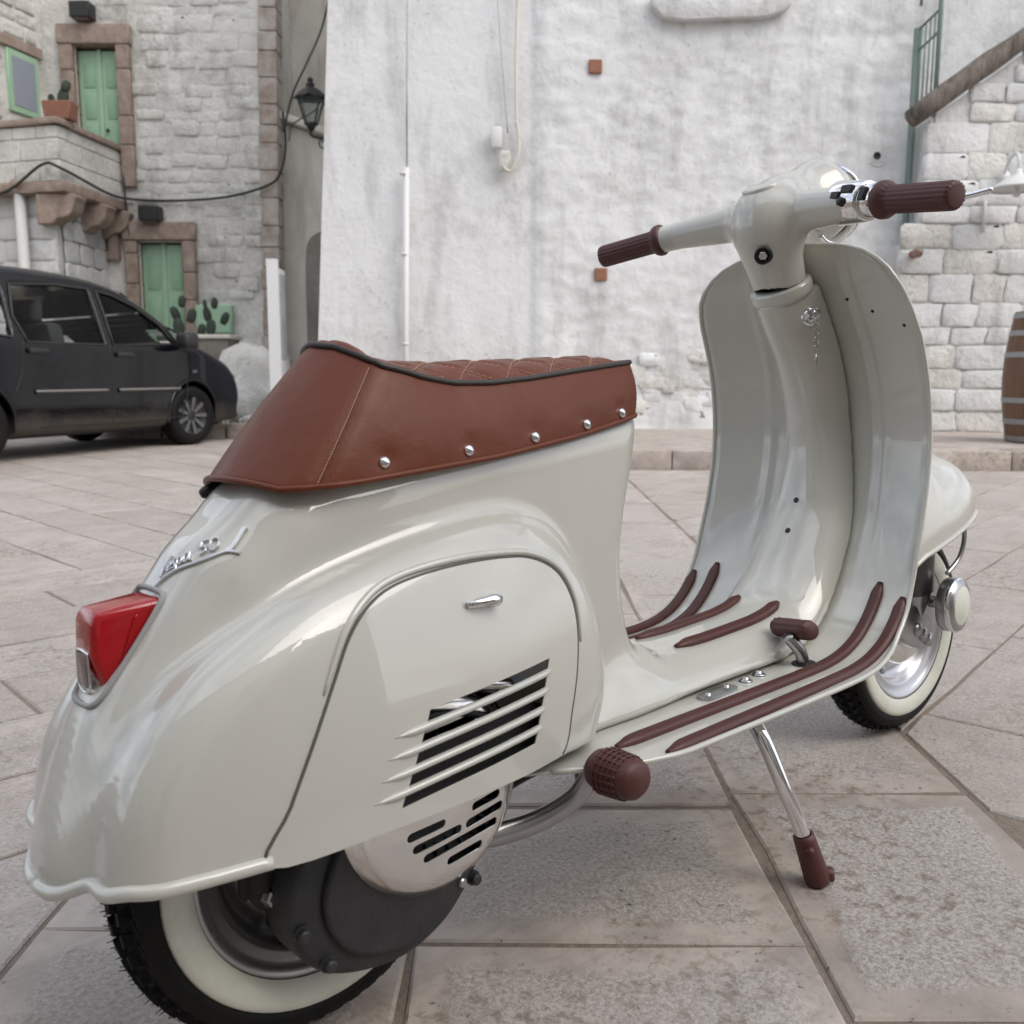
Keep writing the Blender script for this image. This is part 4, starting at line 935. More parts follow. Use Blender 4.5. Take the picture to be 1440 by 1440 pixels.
# latch
ly = surf_y([.150],[.4245])[0]; lat = MB()
Vt,Ft = tube([(.108,ly-.005,.4245),(.119,ly-.0075,.4252),(.137,ly-.010,.4260),(.143,ly-.010,.4255)],[.0034,.0046,.0058,.0054],10); lat.add(Vt,Ft)
lat.add(*revolve([(0,-.0115),(.0052,-.011),(.0062,-.006),(.0062,.004)],(.140,ly,.4245),(0,1,0),20)); lat.build('latch','chrome',panel,True)
# flange above the panel opening
pl = np.array(PANEL); i0 = np.argmin(np.hypot(pl[:,0]+.045,pl[:,1]-.372)); i1 = np.argmin(np.hypot(pl[:,0]-.255,pl[:,1]-.35))
fl = pl[i0:i1]; cen = np.array((.08,.34)); fl = fl+(fl-cen)/np.linalg.norm(fl-cen,axis=1)[:,None]*.0055
fy = surf_y(fl[:,0],fl[:,1]); tp = np.sin(np.linspace(0,math.pi,len(fl)))**.4
obj('panel_flange', *tube(np.stack([fl[:,0],fy-.0005,fl[:,1]],1),.001+.0030*tp,8), 'paint', scooter)
# ---- floorboard and leg shield
def half_w(sv):
    zz = np.interp(sv,seg_l,EDGE[:,1]); xx = np.interp(sv,seg_l,EDGE[:,0])
    top = np.interp(zz,[.23,.27,.33,.45,.55,.62,.69,.73,.75,.768,.785,.80,.812,.822,.829,.834],[.2125,.199,.194,.192,.191,.189,.186,.181,.176,.169,.158,.142,.122,.095,.062,.0])
    rear = np.interp(xx,[.16,.19,.24,.29,.33,.37],[.12,.137,.172,.197,.208,.2125])
    return np.where(zz<.2375, np.minimum(top,rear), top)
sv = np.unique(np.r_[np.linspace(0,seg_l[-1],170), np.linspace(seg_l[-1]-.09,seg_l[-1],50)])
uu = np.linspace(-1,1,131)
ex = np.interp(sv,seg_l,EDGE[:,0]); ez = np.interp(sv,seg_l,EDGE[:,1]); enx = np.interp(sv,seg_l,ENRM[:,0]); enz = np.interp(sv,seg_l,ENRM[:,1]); hwv = half_w(sv)
Ysh = hwv[:,None]*uu[None]; w0 = np.maximum(hwv,.17)[:,None]
off = -plan_c(ez)[:,None]*(1-(Ysh/w0)**2)
fade = sstep(.30,.42,ez)[:,None]; yb = np.interp(ez,[.25,.4,.6,.8],[.105,.096,.090,.078])[:,None]
off = off+fade*.0020*np.exp(-((Ysh+yb)/.0065)**2)+fade*.0012*np.exp(-((Ysh+yb+.022)/.006)**2)+fade*.0012*np.exp(-((Ysh-yb)/.0065)**2)
off = off-.0035*sstep(.93,1.0,abs(uu))[None]*fade      # edge folds away
XS = ex[:,None]+enx[:,None]*off; ZS = ez[:,None]+enz[:,None]*off
SHEET = np.stack([XS,Ysh,ZS],-1); ns,nu = XS.shape
SF = [(i*nu+j,(i+1)*nu+j,(i+1)*nu+j+1,i*nu+j+1) for i in range(ns-1) for j in range(nu-1)]
tu = np.gradient(SHEET,axis=0); tv = np.gradient(SHEET,axis=1); NS = np.cross(tu,tv).reshape(-1,3); NS /= np.linalg.norm(NS,axis=1)[:,None]+1e-9
if NS[(ns//4)*nu+nu//2][2] < 0: NS = -NS; SF = [f[::-1] for f in SF]
NS[-nu:] = NS[-2*nu:-nu]
V2,F2 = thick(SHEET.reshape(-1,3),[list(f) for f in SF],NS,.0028)
shield = obj('leg_shield', V2, F2, 'paint', scooter)
for sgn,col in ((1,-1),(-1,0)):
    P = SHEET[6:,col].copy(); 
    obj('shield_rim', *tube(P[::2],.0036,8), 'paint', shield)
def on_sheet(x_or_s, y, lift=0):
    """point on the sheet at arc length s"""
    i = np.interp(x_or_s,sv,np.arange(ns)); hw = np.interp(x_or_s,sv,hwv); u = np.clip(y/hw,-1,1); j = (u+1)/2*(nu-1)
    i0 = int(min(i,ns-2)); j0 = int(min(j,nu-2)); a,b = i-i0,j-j0
    p = SHEET[i0,j0]*(1-a)*(1-b)+SHEET[i0+1,j0]*a*(1-b)+SHEET[i0,j0+1]*(1-a)*b+SHEET[i0+1,j0+1]*a*b
    n = NS[i0*nu+j0]; return p+n*lift, n
def strip(path_pts, nrm, name='floor_strip', wd=.0088, hg=.0085):
    P = np.array(path_pts); Nn = np.array(nrm); T = np.gradient(P,axis=0); T /= np.linalg.norm(T,axis=1)[:,None]
    Bn = np.cross(T,Nn); Bn /= np.linalg.norm(Bn,axis=1)[:,None]; n = len(P)
    prof = [(-1,0),(-1,.45),(-.82,.8),(-.62,.86),(-.5,1),(-.3,.93),(-.15,1.03),(0,.95),(.15,1.03),(.3,.93),(.5,1),(.62,.86),(.82,.8),(1,.45),(1,0)]
    tt = np.linspace(0,1,n); Ltot = np.linalg.norm(np.diff(P,axis=0),axis=1).sum()
    tap = np.minimum(sstep(-.004/Ltot,.028/Ltot,tt),sstep(1+.004/Ltot,1-.02/Ltot,tt))
    V = []; F = []; m = len(prof)
    for i in range(n):
        k = .35+.65*tap[i]; hk = .45+.55*tap[i]
        for a,b in prof: V.append(P[i]+Bn[i]*a*wd*k+Nn[i]*b*hg*hk)
    for i in range(n-1):
        for j in range(m-1): F.append((i*m+j,i*m+j+1,(i+1)*m+j+1,(i+1)*m+j))
    F.append(tuple(range(m))); F.append(tuple(range(n*m-1,(n-1)*m-1,-1)))
    return obj(name, V, F, 'brown_rubber', shield)
def sheet_strip(y0,y1,s0,s1):
    ss = np.linspace(s0,s1,64); P=[];Nn=[]
    for s_ in ss:
        y = np.interp(s_,[s0,s0+.35,s1],[y0,y0*.25+y1*.75,y1]); p,n = on_sheet(s_,y,.0004); P.append(p); Nn.append(n)
    strip(P,Nn)
sx = lambda x: np.interp(x,EDGE[:80,0],seg_l[:80])
szf = lambda z: np.interp(z,EDGE[36:,1],seg_l[36:])
for sg in (-1,1):
    sheet_strip(sg*.200,sg*.186,sx(.325),szf(.318)); sheet_strip(sg*.150,sg*.146,sx(.30),szf(.335))
    # two short strips on the tunnel
    xs_ = np.linspace(0,1,40); P=[]; ta = .545; 
    for t in xs_:
        s_ = sx(.545)+t*.265; i = np.interp(s_,seg_l,np.arange(len(EDGE))); i0=int(i); c = CEN[i0]+(CEN[min(i0+1,len(CEN)-1)]-CEN[i0])*(i-i0); nn_ = ENRM[i0]
        P.append((c[0]+nn_[0]*.06, sg*.036, c[1]+nn_[1]*.06))
    P = to_surf(P,.0003); strip(P, surf_n(P))
# ---- collar, lock, key, screws on the column
AXD = np.array((-math.sin(R(26.5)),0,math.cos(R(26.5)))); NECK = np.array((.846,0,.780))
col = MB(); col.add(*revolve([(.030,-.022),(.0455,-.020),(.047,-.014),(.047,-.003),(.045,0),(.030,.0005)],NECK,AXD,48)); col.build('column_collar','paint',scooter,True)
def at_body(px,y,z):    # nearest body point facing the rider, by marching forward along x
    xs_ = np.linspace(px-.15,px+.15,900); v = body_f(body2d(xs_,np.full(900,z)),np.full(900,y)); k = np.argmax(v<0); return np.array((xs_[k],y,z))
lk = at_body(.88,-.040,.728); ln = surf_n(lk)[0]; ln = np.array((-.72,-.66,.2)); ln/=np.linalg.norm(ln)
lock = MB(); lock.add(*revolve([(.0145,-.012),(.0145,.006),(.0135,.008),(.006,.0085),(0,.0085)],lk,ln,28)); lockm = lock.build('ignition_lock','chrome',scooter,True)
kb = lk+ln*.0085; kd = np.array((-.2,-.95,-.25)); kd/=np.linalg.norm(kd)
ky = MB(); ky.add(*tube([kb,kb+ln*.010,kb+ln*.014+kd*.004],[.0022,.002,.002],6)); c0 = kb+ln*.022
ky.add(*revolve([(.005,-.001),(.0095,-.001),(.0095,.001),(.005,.001)],c0,(.2,.3,1),20,True)); ky.build('key','steel',lockm,True)
ch = MB(); hang = c0+np.array((-.004,-.006,-.004))
for k in range(9):
    a,u_,v_ = basis((1,.2,0) if k%2 else (0,1,.1)); cc = hang-np.array((0,0,.0062*k)); ang = np.linspace(0,2*math.pi,13)[:-1]
    ch.add(*tube([cc+.0042*(math.cos(t)*u_+math.sin(t)*v_) for t in ang],.0008,5,False,True))
ch.add(*tube([hang-np.array((0,0,.056)),hang-np.array((0,0,.066)),hang-np.array((.001,0,.080))],[.001,.0026,.0008],6)); ch.build('key_chain','steel',lockm,True)
for z in (.402,.448):
    p = at_body(.88,.0,z); n = surf_n(p)[0]; b_ = MB(); b_.add(*revolve([(.0046,-.002),(.0046,.0006),(.002,.0008),(0,.0004)],p,n,14)); b_.build('bolt_hole','black',scooter,True)
for (y,z) in ((-.082,.745),(-.118,.725),(-.165,.705)):
    p,n = on_sheet(szf(z),y); b_ = MB(); b_.add(*revolve([(.0026,-.001),(.0026,.0006),(0,.0006)],p,n,12)); b_.build('screw_hole','black',shield,True)
# bolts on the floor beside the tunnel, pedal
def floor_bolt(x,y,r=.0085,par=None):
    p,n = on_sheet(sx(x),y); m = MB(); m.add(*revolve([(r,0),(r,.0016),(r*.8,.0028),(r*.55,.003),(r*.5,.0065),(0,.0068)],p,n,20)); return m.build('floor_bolt','steel',shield,True)
p1,n1 = on_sheet(sx(.508),-.112); p2,n2 = on_sheet(sx(.56),-.108)
dv = (p2-p1)/np.linalg.norm(p2-p1); sd_ = np.cross(n1,dv); m = MB(); lp = []
for k in range(24):
    a = 2*math.pi*k/24; c_ = p2 if math.cos(a) > 0 else p1; lp.append(c_+dv*math.cos(a)*.0115+sd_*math.sin(a)*.0115)
n_ = len(lp); m.add([q+n1*.0003 for q in lp]+[q+n1*.003 for q in lp],[tuple(range(n_,2*n_))]+[(i,(i+1)%n_,n_+(i+1)%n_,n_+i) for i in range(n_)]); m.build('bolt_plate','steel',shield)
floor_bolt(.512,-.112,.0075); floor_bolt(.556,-.108,.0075); floor_bolt(.602,-.105,.009); floor_bolt(.638,-.101,.009)
ph,pn = on_sheet(sx(.722),-.118); m = MB(); m.add(*revolve([(.017,.0005),(.0165,.0018),(.011,.0016),(0,.0012)],ph,pn,28)); m.build('pedal_boot','black',shield,True)
arm = spline([ph+(0,0,-.003),ph+(-.006,.001,.016),ph+(-.016,.004,.030),ph+(-.028,.008,.043)],8)
ped = obj('brake_pedal', *tube(arm,.0088,14), 'steel', scooter)
pc = np.array((.716,-.106,.288)); pm = MB(); seg = 30; prof = [(0,-.032),(.0135,-.032),(.0155,-.029),(.016,-.02),(.016,.02),(.0155,.029),(.0135,.032),(0,.032)]
Vp,Fp = revolve(prof,(0,0,0),(0,1,0),40); Vp = np.array(Vp); rr = np.hypot(Vp[:,0],Vp[:,2]); an = np.arctan2(Vp[:,2],Vp[:,0])
kf = np.where(rr>.015,1+.045*np.sign(np.sin(an*20)),1); Vp[:,0]*=kf*1.1; Vp[:,2]*=kf*.85
Rm = np.array(Matrix.Rotation(R(25),3,'Y')@Matrix.Rotation(R(-14),3,'Z')); obj('pedal_rubber', (Vp@Rm.T)+pc, Fp, 'brown_rubber', ped)
# ---- saddle
from mathutils import noise as mn0
fbm0 = lambda a,b,c: mn0.fractal(Vector((a,b,c)),1.0,2.0,3)
BOT = [(.443,0),(.440,-.050),(.424,-.069),(.30,-.091),(.15,-.102),(.02,-.101),(-.014,-.094),(-.043,-.072),(-.063,0)]
TOP = [(.441,0),(.438,-.045),(.424,-.0605),(.30,-.074),(.15,-.079),(.085,-.0745),(.067,-.066),(.056,-.048),(.040,0)]
def mir(P): return P+[(x,-y) for x,y in P[-2:0:-1]]
NSP = 16; bl = spline(mir(BOT),NSP,True); tl = spline(mir(TOP),NSP,True); nl = len(bl); RIV = (.052,.150,.243,.330,.402)
zb_ = lambda x: np.interp(x,[-.06,.02,.19,.33,.445],[.5405,.5445,.5585,.576,.5945])
def zt_(x,y): return np.interp(x,[.035,.06,.085,.11,.152,.2,.26,.32,.38,.445],[.668,.6515,.6435,.6375,.6315,.6315,.6365,.6435,.650,.6565])
# rear edge of the hump is crowned
tz = np.array([zt_(x,y)*sstep(.06,.13,np.array(x))+(1-sstep(.06,.13,np.array(x)))*np.interp(abs(y),[0,.03,.055,.068,.076,.08],[.6725,.668,.658,.6510,.6445,.640]) for x,y in tl])
bz = zb_(bl[:,0])+np.where(bl[:,0]<.0,.010*np.clip(1-(np.abs(bl[:,1])/.075)**2,0,1),0); nv = 30; V = []; F = []
for k in range(nv):
    t = k/(nv-1); bul = .0065*math.sin(math.pi*t)**.9
    for i in range(nl):
        p = np.array((bl[i,0]*(1-t)+tl[i,0]*t, bl[i,1]*(1-t)+tl[i,1]*t, bz[i]*(1-t)+tz[i]*t))
        d = np.array((bl[i,0]-.2,bl[i,1]*3)); d /= np.linalg.norm(d)+1e-9
        p[0] += d[0]*bul*.5; p[1] += d[1]*bul
        zr = bz[i]+.0165
        for xr in RIV: p[1] -= math.copysign(.0022*math.exp(-((p[0]-xr)/.009)**2-((p[2]-zr)/.011)**2)+.0008*math.exp(-((p[0]-xr)/.022)**2-((p[2]-zr-.012)/.030)**2),p[1])
        p[1] += math.copysign(.0007*fbm0(p[0]*14,p[2]*14,p[1]*4),p[1]); V.append(p)
for k in range(nv-1):
    for i in range(nl): F.append((k*nl+i,(k+1)*nl+i,(k+1)*nl+(i+1)%nl,k*nl+(i+1)%nl))
F.append(tuple(range(nl)))
seat = obj('saddle', V, F, 'leather', scooter)
SIDE = np.array(V).reshape(nv,nl,3)
# bottom hem
hem = SIDE[0].copy(); obj('hem', *tube(hem,.0032,8,False,True), 'leather', seat)
pipe = SIDE[-1].copy(); pipe[:,2] += .001; obj('piping', *tube(pipe,.0032,10,False,True), 'piping', seat)
# quilted top
right = tl[(tl[:,1]<=0)]; o_ = np.argsort(right[:,0]); rx,ry = right[o_,0],-right[o_,1]
gx = np.concatenate([[.0415,.043,.046,.05],np.linspace(.056,.43,120),[.434,.4375,.4395]]); gv = np.linspace(-1,1,61); Vq=[];Fq=[]
def quilt(x,y):
    k = 1/.062; a = (x+y*1.15)*k; b = (x-y*1.15)*k; da = abs(a-np.round(a))/k; db = abs(b-np.round(b))/k
    return (1-math.exp(-(da/.006)**2*.7))*(1-math.exp(-(db/.006)**2*.7))
for x in gx:
    hw_ = float(np.interp(x,rx,ry)); 
    for v in gv:
        y = hw_*v; ze = np.interp(abs(y),[0,.03,.055,.068,.08],[.6725,.668,.658,.6515,.6435])
        zed = zt_(x,y); e_ = sstep(.115,.05,x); base = zed*(1-e_)+max(zed,ze-max(0,x-.055)*.30)*e_
        endf = min(1,max(0,(x-.0415)/.02))*min(1,max(0,(.4395-x)/.03)); crown = np.interp(x,[.08,.15,.22,.32,.44],[.014,.024,.025,.018,.010])*(1-abs(v)**2.4)*math.sqrt(max(endf,0))
        Vq.append((x,y,base+crown*(1-.5*e_)+.0030*quilt(x,y)*endf*(1-abs(v)**6)-.0005))
ng = len(gv)
for i in range(len(gx)-1):
    for j in range(ng-1): Fq.append((i*ng+j,(i+1)*ng+j,(i+1)*ng+j+1,i*ng+j+1))
obj('quilted_top', Vq, Fq, 'leather', seat)
GQ = np.array(Vq).reshape(len(gx),ng,3)
def on_top(x,y):
    i = np.interp(x,gx,np.arange(len(gx))); i0=int(min(i,len(gx)-2)); hw_=np.interp(x,rx,ry); j = np.clip((y/hw_+1)/2*(ng-1),0,ng-1.001); j0=int(j)
    a,b = i-i0,j-j0; return GQ[i0,j0]*(1-a)*(1-b)+GQ[i0+1,j0]*a*(1-b)+GQ[i0,j0+1]*(1-a)*b+GQ[i0+1,j0+1]*a*b
stc = MB()
for fam in (1,-1):
    for k in range(-2,10):
        y = -.08
        while y < .08:
            xa = k*.062-fam*y*1.15; xb = k*.062-fam*(y+.0026)*1.15
            if .06 < xa < .43 and abs(y) < np.interp(xa,rx,ry)*.96:
                a_ = on_top(xa,y); b_ = on_top(xb,y+.0026); stc.add(*tube([a_+(0,0,.0006),(a_+b_)/2+(0,0,.0011),b_+(0,0,.0006)],.00055,5))
            y += .0041
o = stc.build('quilt_stitching','stitch',seat); o['kind'] = 'stuff'
st2 = MB()
ic = int(np.argmin(np.linalg.norm(tl-np.array((.067,-.066)),axis=1)))
for iseam in (ic,(nl-ic)%nl):
    line = SIDE[:,iseam]; nrm = np.array((-.6,math.copysign(.75,line[0,1]),.25)); tdir = np.array((-1,0,0))
    tt = np.linspace(.02,.97,46)
    for a_,b_ in zip(tt[:-1],tt[1:]):
        m_ = a_+(b_-a_)*.62; pa = np.array([np.interp(a_,np.linspace(0,1,nv),line[:,c]) for c in range(3)]); pb = np.array([np.interp(m_,np.linspace(0,1,nv),line[:,c]) for c in range(3)])
        o2 = nrm*.0008+np.array((-.0032,0,-.0008)); st2.add(*tube([pa+o2,pb+o2],.00055,5))
    obj('seam', *tube(line+nrm*.0002,.0011,6), 'leather', seat)
o = st2.build('seam_stitching','stitch',seat); o['kind'] = 'stuff'
for sg in (-1,1):
    for x in RIV:
        # interpolate along the right side row 2
        row = SIDE[4,:nl//2+1]; q_ = np.array([np.interp(-x,-row[NSP//2:5*NSP,0],row[NSP//2:5*NSP,c]) for c in range(3)]); q_[1] *= -sg if q_[1]*sg<0 else 1
        nrm = np.array((.05,sg*1.,.12)); m = MB(); m.add(*revolve([(.0062,-.001),(.0060,.0012),(.0048,.0032),(.0026,.0045),(0,.0049)],q_+nrm*.0005,nrm,18)); m.build('rivet','chrome',seat,True)
m = MB(); m.add(*tube(spline([(.0,.045,.548),(-.030,.046,.543),(-.046,.047,.539),(-.060,.048,.533)],5),[.005]*10+[.0055,.0062,.0062,.0058,.005,.004],10)); m.build('seat_catch','black',scooter,True)
# ---- tail light
tail = []
TLP = [(-.128,.4515),(-.196,.4440),(-.2005,.4370),(-.2010,.4080),(-.196,.3830),(-.187,.3740)]
def tl_mesh(P, hw, grow=0):
    P = np.array(P); return P
Lv,Lf = extrude_poly([(-.105,.4470),(-.128,.4520),(-.194,.4450),(-.2000,.4400),(-.2015,.4100),(-.195,.3800),(-.186,.3715),(-.165,.390)],-.029,.029)
Lv = [(x+.010,y*(.84 if x<-.18 else 1),z+.004) for x,y,z in Lv]
lens = bevel_obj('tail_light', Lv, Lf, 'red_lens', scooter, .0075, 4)
# step ring on the lens and chrome-framed lower window
rb = MB(); ring = [(-.1650,-.0290,.4400),(-.176,-.0287,.412),(-.188,-.0270,.376)]
ring = [(x+.010,y,z+.004) for x,y,z in ring]
rb.add(*tube(spline(ring,6),.0007,6)); rb.build('lens_ridge','red_lens',lens,True)
def surf_x(y,z):
    xs_ = np.linspace(-.30,-.02,1200); v = body_f(body2d(xs_,np.full(1200,z)),np.full(1200,y)); return xs_[np.argmax(v<0)]
gk = []
for y,z in [(.018,.4590),(-.018,.4590),(-.0285,.4555),(-.0312,.446),(-.0315,.420),(-.0312,.392),(-.028,.378),(-.017,.3715),(.017,.3715),(.028,.378),(.0312,.392),(.0315,.420),(.0312,.446),(.0285,.4555)]: gk.append((surf_x(y,z)-.001,y,z))
obj('gasket', *tube(spline(gk,5,True),.0026,8,False,True), 'gasket', lens)
fr = MB(); c = np.array((-.1922,0,.3995)); loop = []
for (y,z) in [(-.012,-.017),(.014,-.017),(.015,.011),(.012,.015),(-.009,.015),(-.013,.011)]: loop.append((c[0]+.0005-abs(z)*.02, y, c[2]+z))
fr.add(*tube(spline(loop,4,True),.0012,8,False,True)); fr.build('window_frame','chrome',lens,True)
bevel_obj('number_plate_window', *box(-.1935,-.190,-.011,.013,.384,.413),'clear_lens',lens,.0015,2)
# ---- script badge on the tail
A3 = np.array((-.134,-.008,.466)); B3 = np.array((-.076,-.074,.4935)); e1 = (B3-A3); LB = np.linalg.norm(e1); e1 /= LB
nb = surf_n(to_surf([(A3+B3)/2]))[0]; e2 = np.cross(nb,e1); e2 /= np.linalg.norm(e2)
if e2[2] < 0: e2 = -e2
badge = empty('badge', (0,0,0), (0,0,0), scooter)
STROKES = {'underline':[[(0,-.04),(.12,.0),(.3,.02),(.5,.015),(.66,.03),(.80,.05),(.90,.02),(.94,0)]],
 'letter_v':[[(.055,.20),(.06,.06)],[(.06,.06),(.10,.14),(.175,.26)]],
 'letter_e':[[(.155,.095),(.20,.115),(.205,.15),(.18,.155),(.158,.11),(.17,.065),(.215,.08)]],
 'letter_s':[[(.275,.155),(.245,.15),(.245,.12),(.268,.095),(.262,.065),(.228,.065)]],
 'letter_p':[[(.30,.16),(.282,.02)],[(.298,.13),(.335,.155),(.352,.12),(.33,.075),(.295,.085)]],
 'letter_a':[[(.435,.145),(.40,.155),(.372,.11),(.385,.068),(.415,.085),(.44,.15)],[(.44,.15),(.432,.08),(.465,.065)]],
 'digit_five':[[(.625,.235),(.565,.225),(.552,.165),(.595,.165),(.60,.11),(.545,.085)]],
 'digit_zero':[[(.70,.235),(.655,.20),(.645,.13),(.675,.095),(.72,.13),(.735,.195),(.70,.235)]],
 'letter_l':[[(1.0,.26),(.96,.22),(.86,.085),(.80,.055)]]}
for nm,sts in STROKES.items():
    m = MB()
    for st in sts:
        q_ = spline(st,7 if len(st)>2 else 6); P = np.array([A3+e1*LB*a+e2*LB*b for a,b in q_]); P = to_surf(P,.0016); nn_ = surf_n(P)
        T_ = np.gradient(P,axis=0); T_ /= np.linalg.norm(T_,axis=1)[:,None]; B_ = np.cross(T_,nn_); n_ = len(P); V=[];F=[]
        wd = {'underline':.0015,'letter_l':.0026}.get(nm,.0011)
        for i in range(n_):
            k = wd*(1 if nm!='underline' else min(1,.25+i/n_*4))
            for a,b in ((-1,-.0016),(-1,.0004),(-.6,.0010),(.6,.0010),(1,.0004),(1,-.0016)): V.append(P[i]+B_[i]*a*k+nn_[i]*b)
        for i in range(n_-1):
            for j in range(5): F.append((i*6+j,i*6+j+1,(i+1)*6+j+1,(i+1)*6+j))
        F += [tuple(range(6)),tuple(range(n_*6-1,n_*6-7,-1))]; m.add(V,F)
    m.build(nm,'badge_metal',badge)
# ---- wheels
SM = np.array(Matrix.Rotation(R(-2.9),3,Vector(AXD)))
def steer(V): return (np.array(V,float)-NECK)@SM.T+NECK
def wheel(cx, rimmat, tf=lambda v: np.array(v), front=False):
    c = (cx,0,WR); ax = (0,-1,0)      # profile heights are measured towards the right-hand side
    prim = [(.0,.016),(.030,.018),(.046,.016),(.062,.006),(.074,.000),(.088,.002),(.094,.010),(.098,.022),(.104,.026),(.112,.026),(.117,.030),(.122,.034),(.126,.034),(.1275,.030),(.126,.024),(.118,.018),(.112,.0),(.118,-.018),(.126,-.03),(.122,-.034),(.112,-.027),(.10,-.022),(.085,-.012),(0,-.01)]
    V,F = revolve(prim,c,ax,72); wh = obj('wheel', tf(V), F, rimmat, scooter)
    n = 26; prof = []
    for k in range(n+1):
        a = math.pi*(k/n); prof.append((.1275+.056*math.sin(a)**.75, .034*math.cos(a)*(1+.10*math.sin(a))))
    V,F = revolve(prof,c,ax,96); ty = obj('tyre', tf(V), F, 'tyre', wh)
    ww = [(.1262,.0345),(.131,.0385),(.139,.0405),(.148,.0402),(.1545,.0385),(.1565,.0350),(.152,.030)]
    V,F = revolve(ww,c,ax,96); obj('white_wall', tf(V), F, 'whitewall', wh)
    V,F = revolve([(.1565,.0345),(.1600,.0372),(.166,.0362),(.1745,.0325),(.176,.029)],c,ax,96); obj('sidewall_band', tf(V), F, 'tyre', wh)
    V,F = revolve([(a,-b) for a,b in ww],c,ax,72); obj('white_wall', tf(V), [f[::-1] for f in F], 'whitewall', wh)
    blk = MB(); hair = MB(); NB_ = 54
    for k in range(NB_):
        for r_i,(yo,da) in enumerate(((-.026,0),(-.013,.5),(0,0),(.013,.5),(.026,0))):
            a = 2*math.pi*(k+da)/NB_; zz = .1275+.056*math.sin(math.acos(max(-1,min(1,yo/.0375))))**.75
            lean = -yo/.036*.75
            q = []
            for (ta,ty_,hh) in ((-1,-1,0),(1,-1,0),(1,1,0),(-1,1,0),(-.75,-.75,1),(.85,-.75,1),(.75,.8,1),(-.85,.8,1)):
                tan = ta*.0078*(1 if r_i%2 else .9)+ (ty_*.0028 if r_i%2 else -ty_*.0022); wid = ty_*.0052
                rad = zz-.003+hh*.0085-abs(yo)*.02; yy = yo+wid+(-lean*hh*.0025)
                ca,sa = math.cos(a),math.sin(a); ex_ = np.array((ca,0,sa)); et = np.array((-sa,0,ca))
                q.append(np.array(c)+ex_*rad+et*tan+np.array((0,yy,0)))
            blk.add(tf(q),[(4,5,6,7),(0,1,5,4),(1,2,6,5),(2,3,7,6),(3,0,4,7)])
    for k in range(210):
        for yo in (-.020,.0,.020):
            a = 2*math.pi*(k+random.random())/210; ca,sa = math.cos(a),math.sin(a); ex_ = np.array((ca,0,sa)); et = np.array((-sa,0,ca))
            r0 = .1275+.056*math.sin(math.acos(yo/.0375))**.75+.001; b0 = np.array(c)+ex_*r0+np.array((0,yo+random.uniform(-.004,.004),0)); Lh = random.uniform(.006,.0115)
            d = ex_+et*random.uniform(-.7,-.1)+np.array((0,-yo*6+random.uniform(-.3,.3),0)); d/=np.linalg.norm(d)
            hair.add(tf(np.array(tube([b0,b0+d*Lh],[.0009,.00045],3,False)[0])),tube([b0,b0+d*Lh],[.0004,.0003],3,False)[1])
    o = blk.build('tread','tyre',wh); o['kind']='stuff'; o = hair.build('tread_nibs','tyre',wh); o['kind']='stuff'
    for k in range(5):
        a = 2*math.pi*k/5+.5; m = MB(); p = np.array((cx+.081*math.cos(a),-.004,WR+.081*math.sin(a)))
        m.add(*[x if i else tf(x) for i,x in enumerate(revolve([(.0085,0),(.0085,.004),(.006,.006),(0,.0062)],p,ax,16))]); m.build('wheel_nut',rimmat,wh,True)
    return wh
wheel(0,'rim_grey'); fwheel = wheel(1.200,'rim_silver',steer,True)
# ---- engine: fan cover, crank case, details
FC = np.array((.086,-.120,.244)); FRr = .1055
circ = [(FRr*math.cos(a),FRr*math.sin(a)) for a in np.linspace(0,2*math.pi,97)[:-1]]
def stad(x0,x1,z,h,sl=.10):
    o = []; r_ = h/2
    for k in range(9): a = -math.pi/2+math.pi*k/8; o.append((x1+r_*math.cos(a), z+r_*math.sin(a)))
    for k in range(9): a = math.pi/2+math.pi*k/8; o.append((x0+r_*math.cos(a), z+r_*math.sin(a)))
    return [(x,z_+sl*x) for x,z_ in o]
holes = [stad(-.042,-.008,-.026,.009),stad(-.036,.012,-.040,.009),stad(-.024,.060,-.054,.009),stad(.004,.040,-.069,.009),stad(.034,.064,-.026,.009),stad(.040,.072,-.012,.009),stad(.026,.068,-.040,.009),
 stad(-.05,.05,.03,.009),stad(-.05,.05,.045,.009),stad(-.045,.045,.06,.009)]
FV,FF_ = cdt_panel(circ,holes,.009,None)
rr_ = np.hypot(FV[:,0],FV[:,1]); dep = np.where(rr_<.084,0,(np.maximum(rr_-.084,0)/.0215)**2*.014)-.010*(1-(rr_/.1)**2); dep = dep-.004*np.exp(-(rr_/.022)**4)
P3 = np.stack([FC[0]+FV[:,0],FC[1]+dep,FC[2]+FV[:,1]],1); Nf = np.zeros_like(P3); Nf[:,1] = -1
k_ = .0
sl_ = np.where(rr_>.084,2*np.maximum(rr_-.084,0)/.0215**2*.014,0)+2.0*rr_; Nf[:,0] = sl_*FV[:,0]/(rr_+1e-6); Nf[:,2] = sl_*FV[:,1]/(rr_+1e-6); Nf/=np.linalg.norm(Nf,axis=1)[:,None]
FF_ = [list(f) for f in FF_]; f0 = FF_[0]
if np.cross(P3[f0[1]]-P3[f0[0]],P3[f0[2]]-P3[f0[0]])[1] > 0: FF_ = [f[::-1] for f in FF_]
V2,F2 = thick(P3,FF_,np.tile((0,-1.,0),(len(P3),1)),.0025); fan = obj('fan_cover', V2, F2, 'aluminium', scooter, True, np.vstack([Nf,-Nf]))
V,F = revolve([(FRr,0.013),(.106,.018),(.106,.034),(.100,.034)],FC,(0,1,0),72); obj('cover_rim', V, F, 'aluminium', fan)
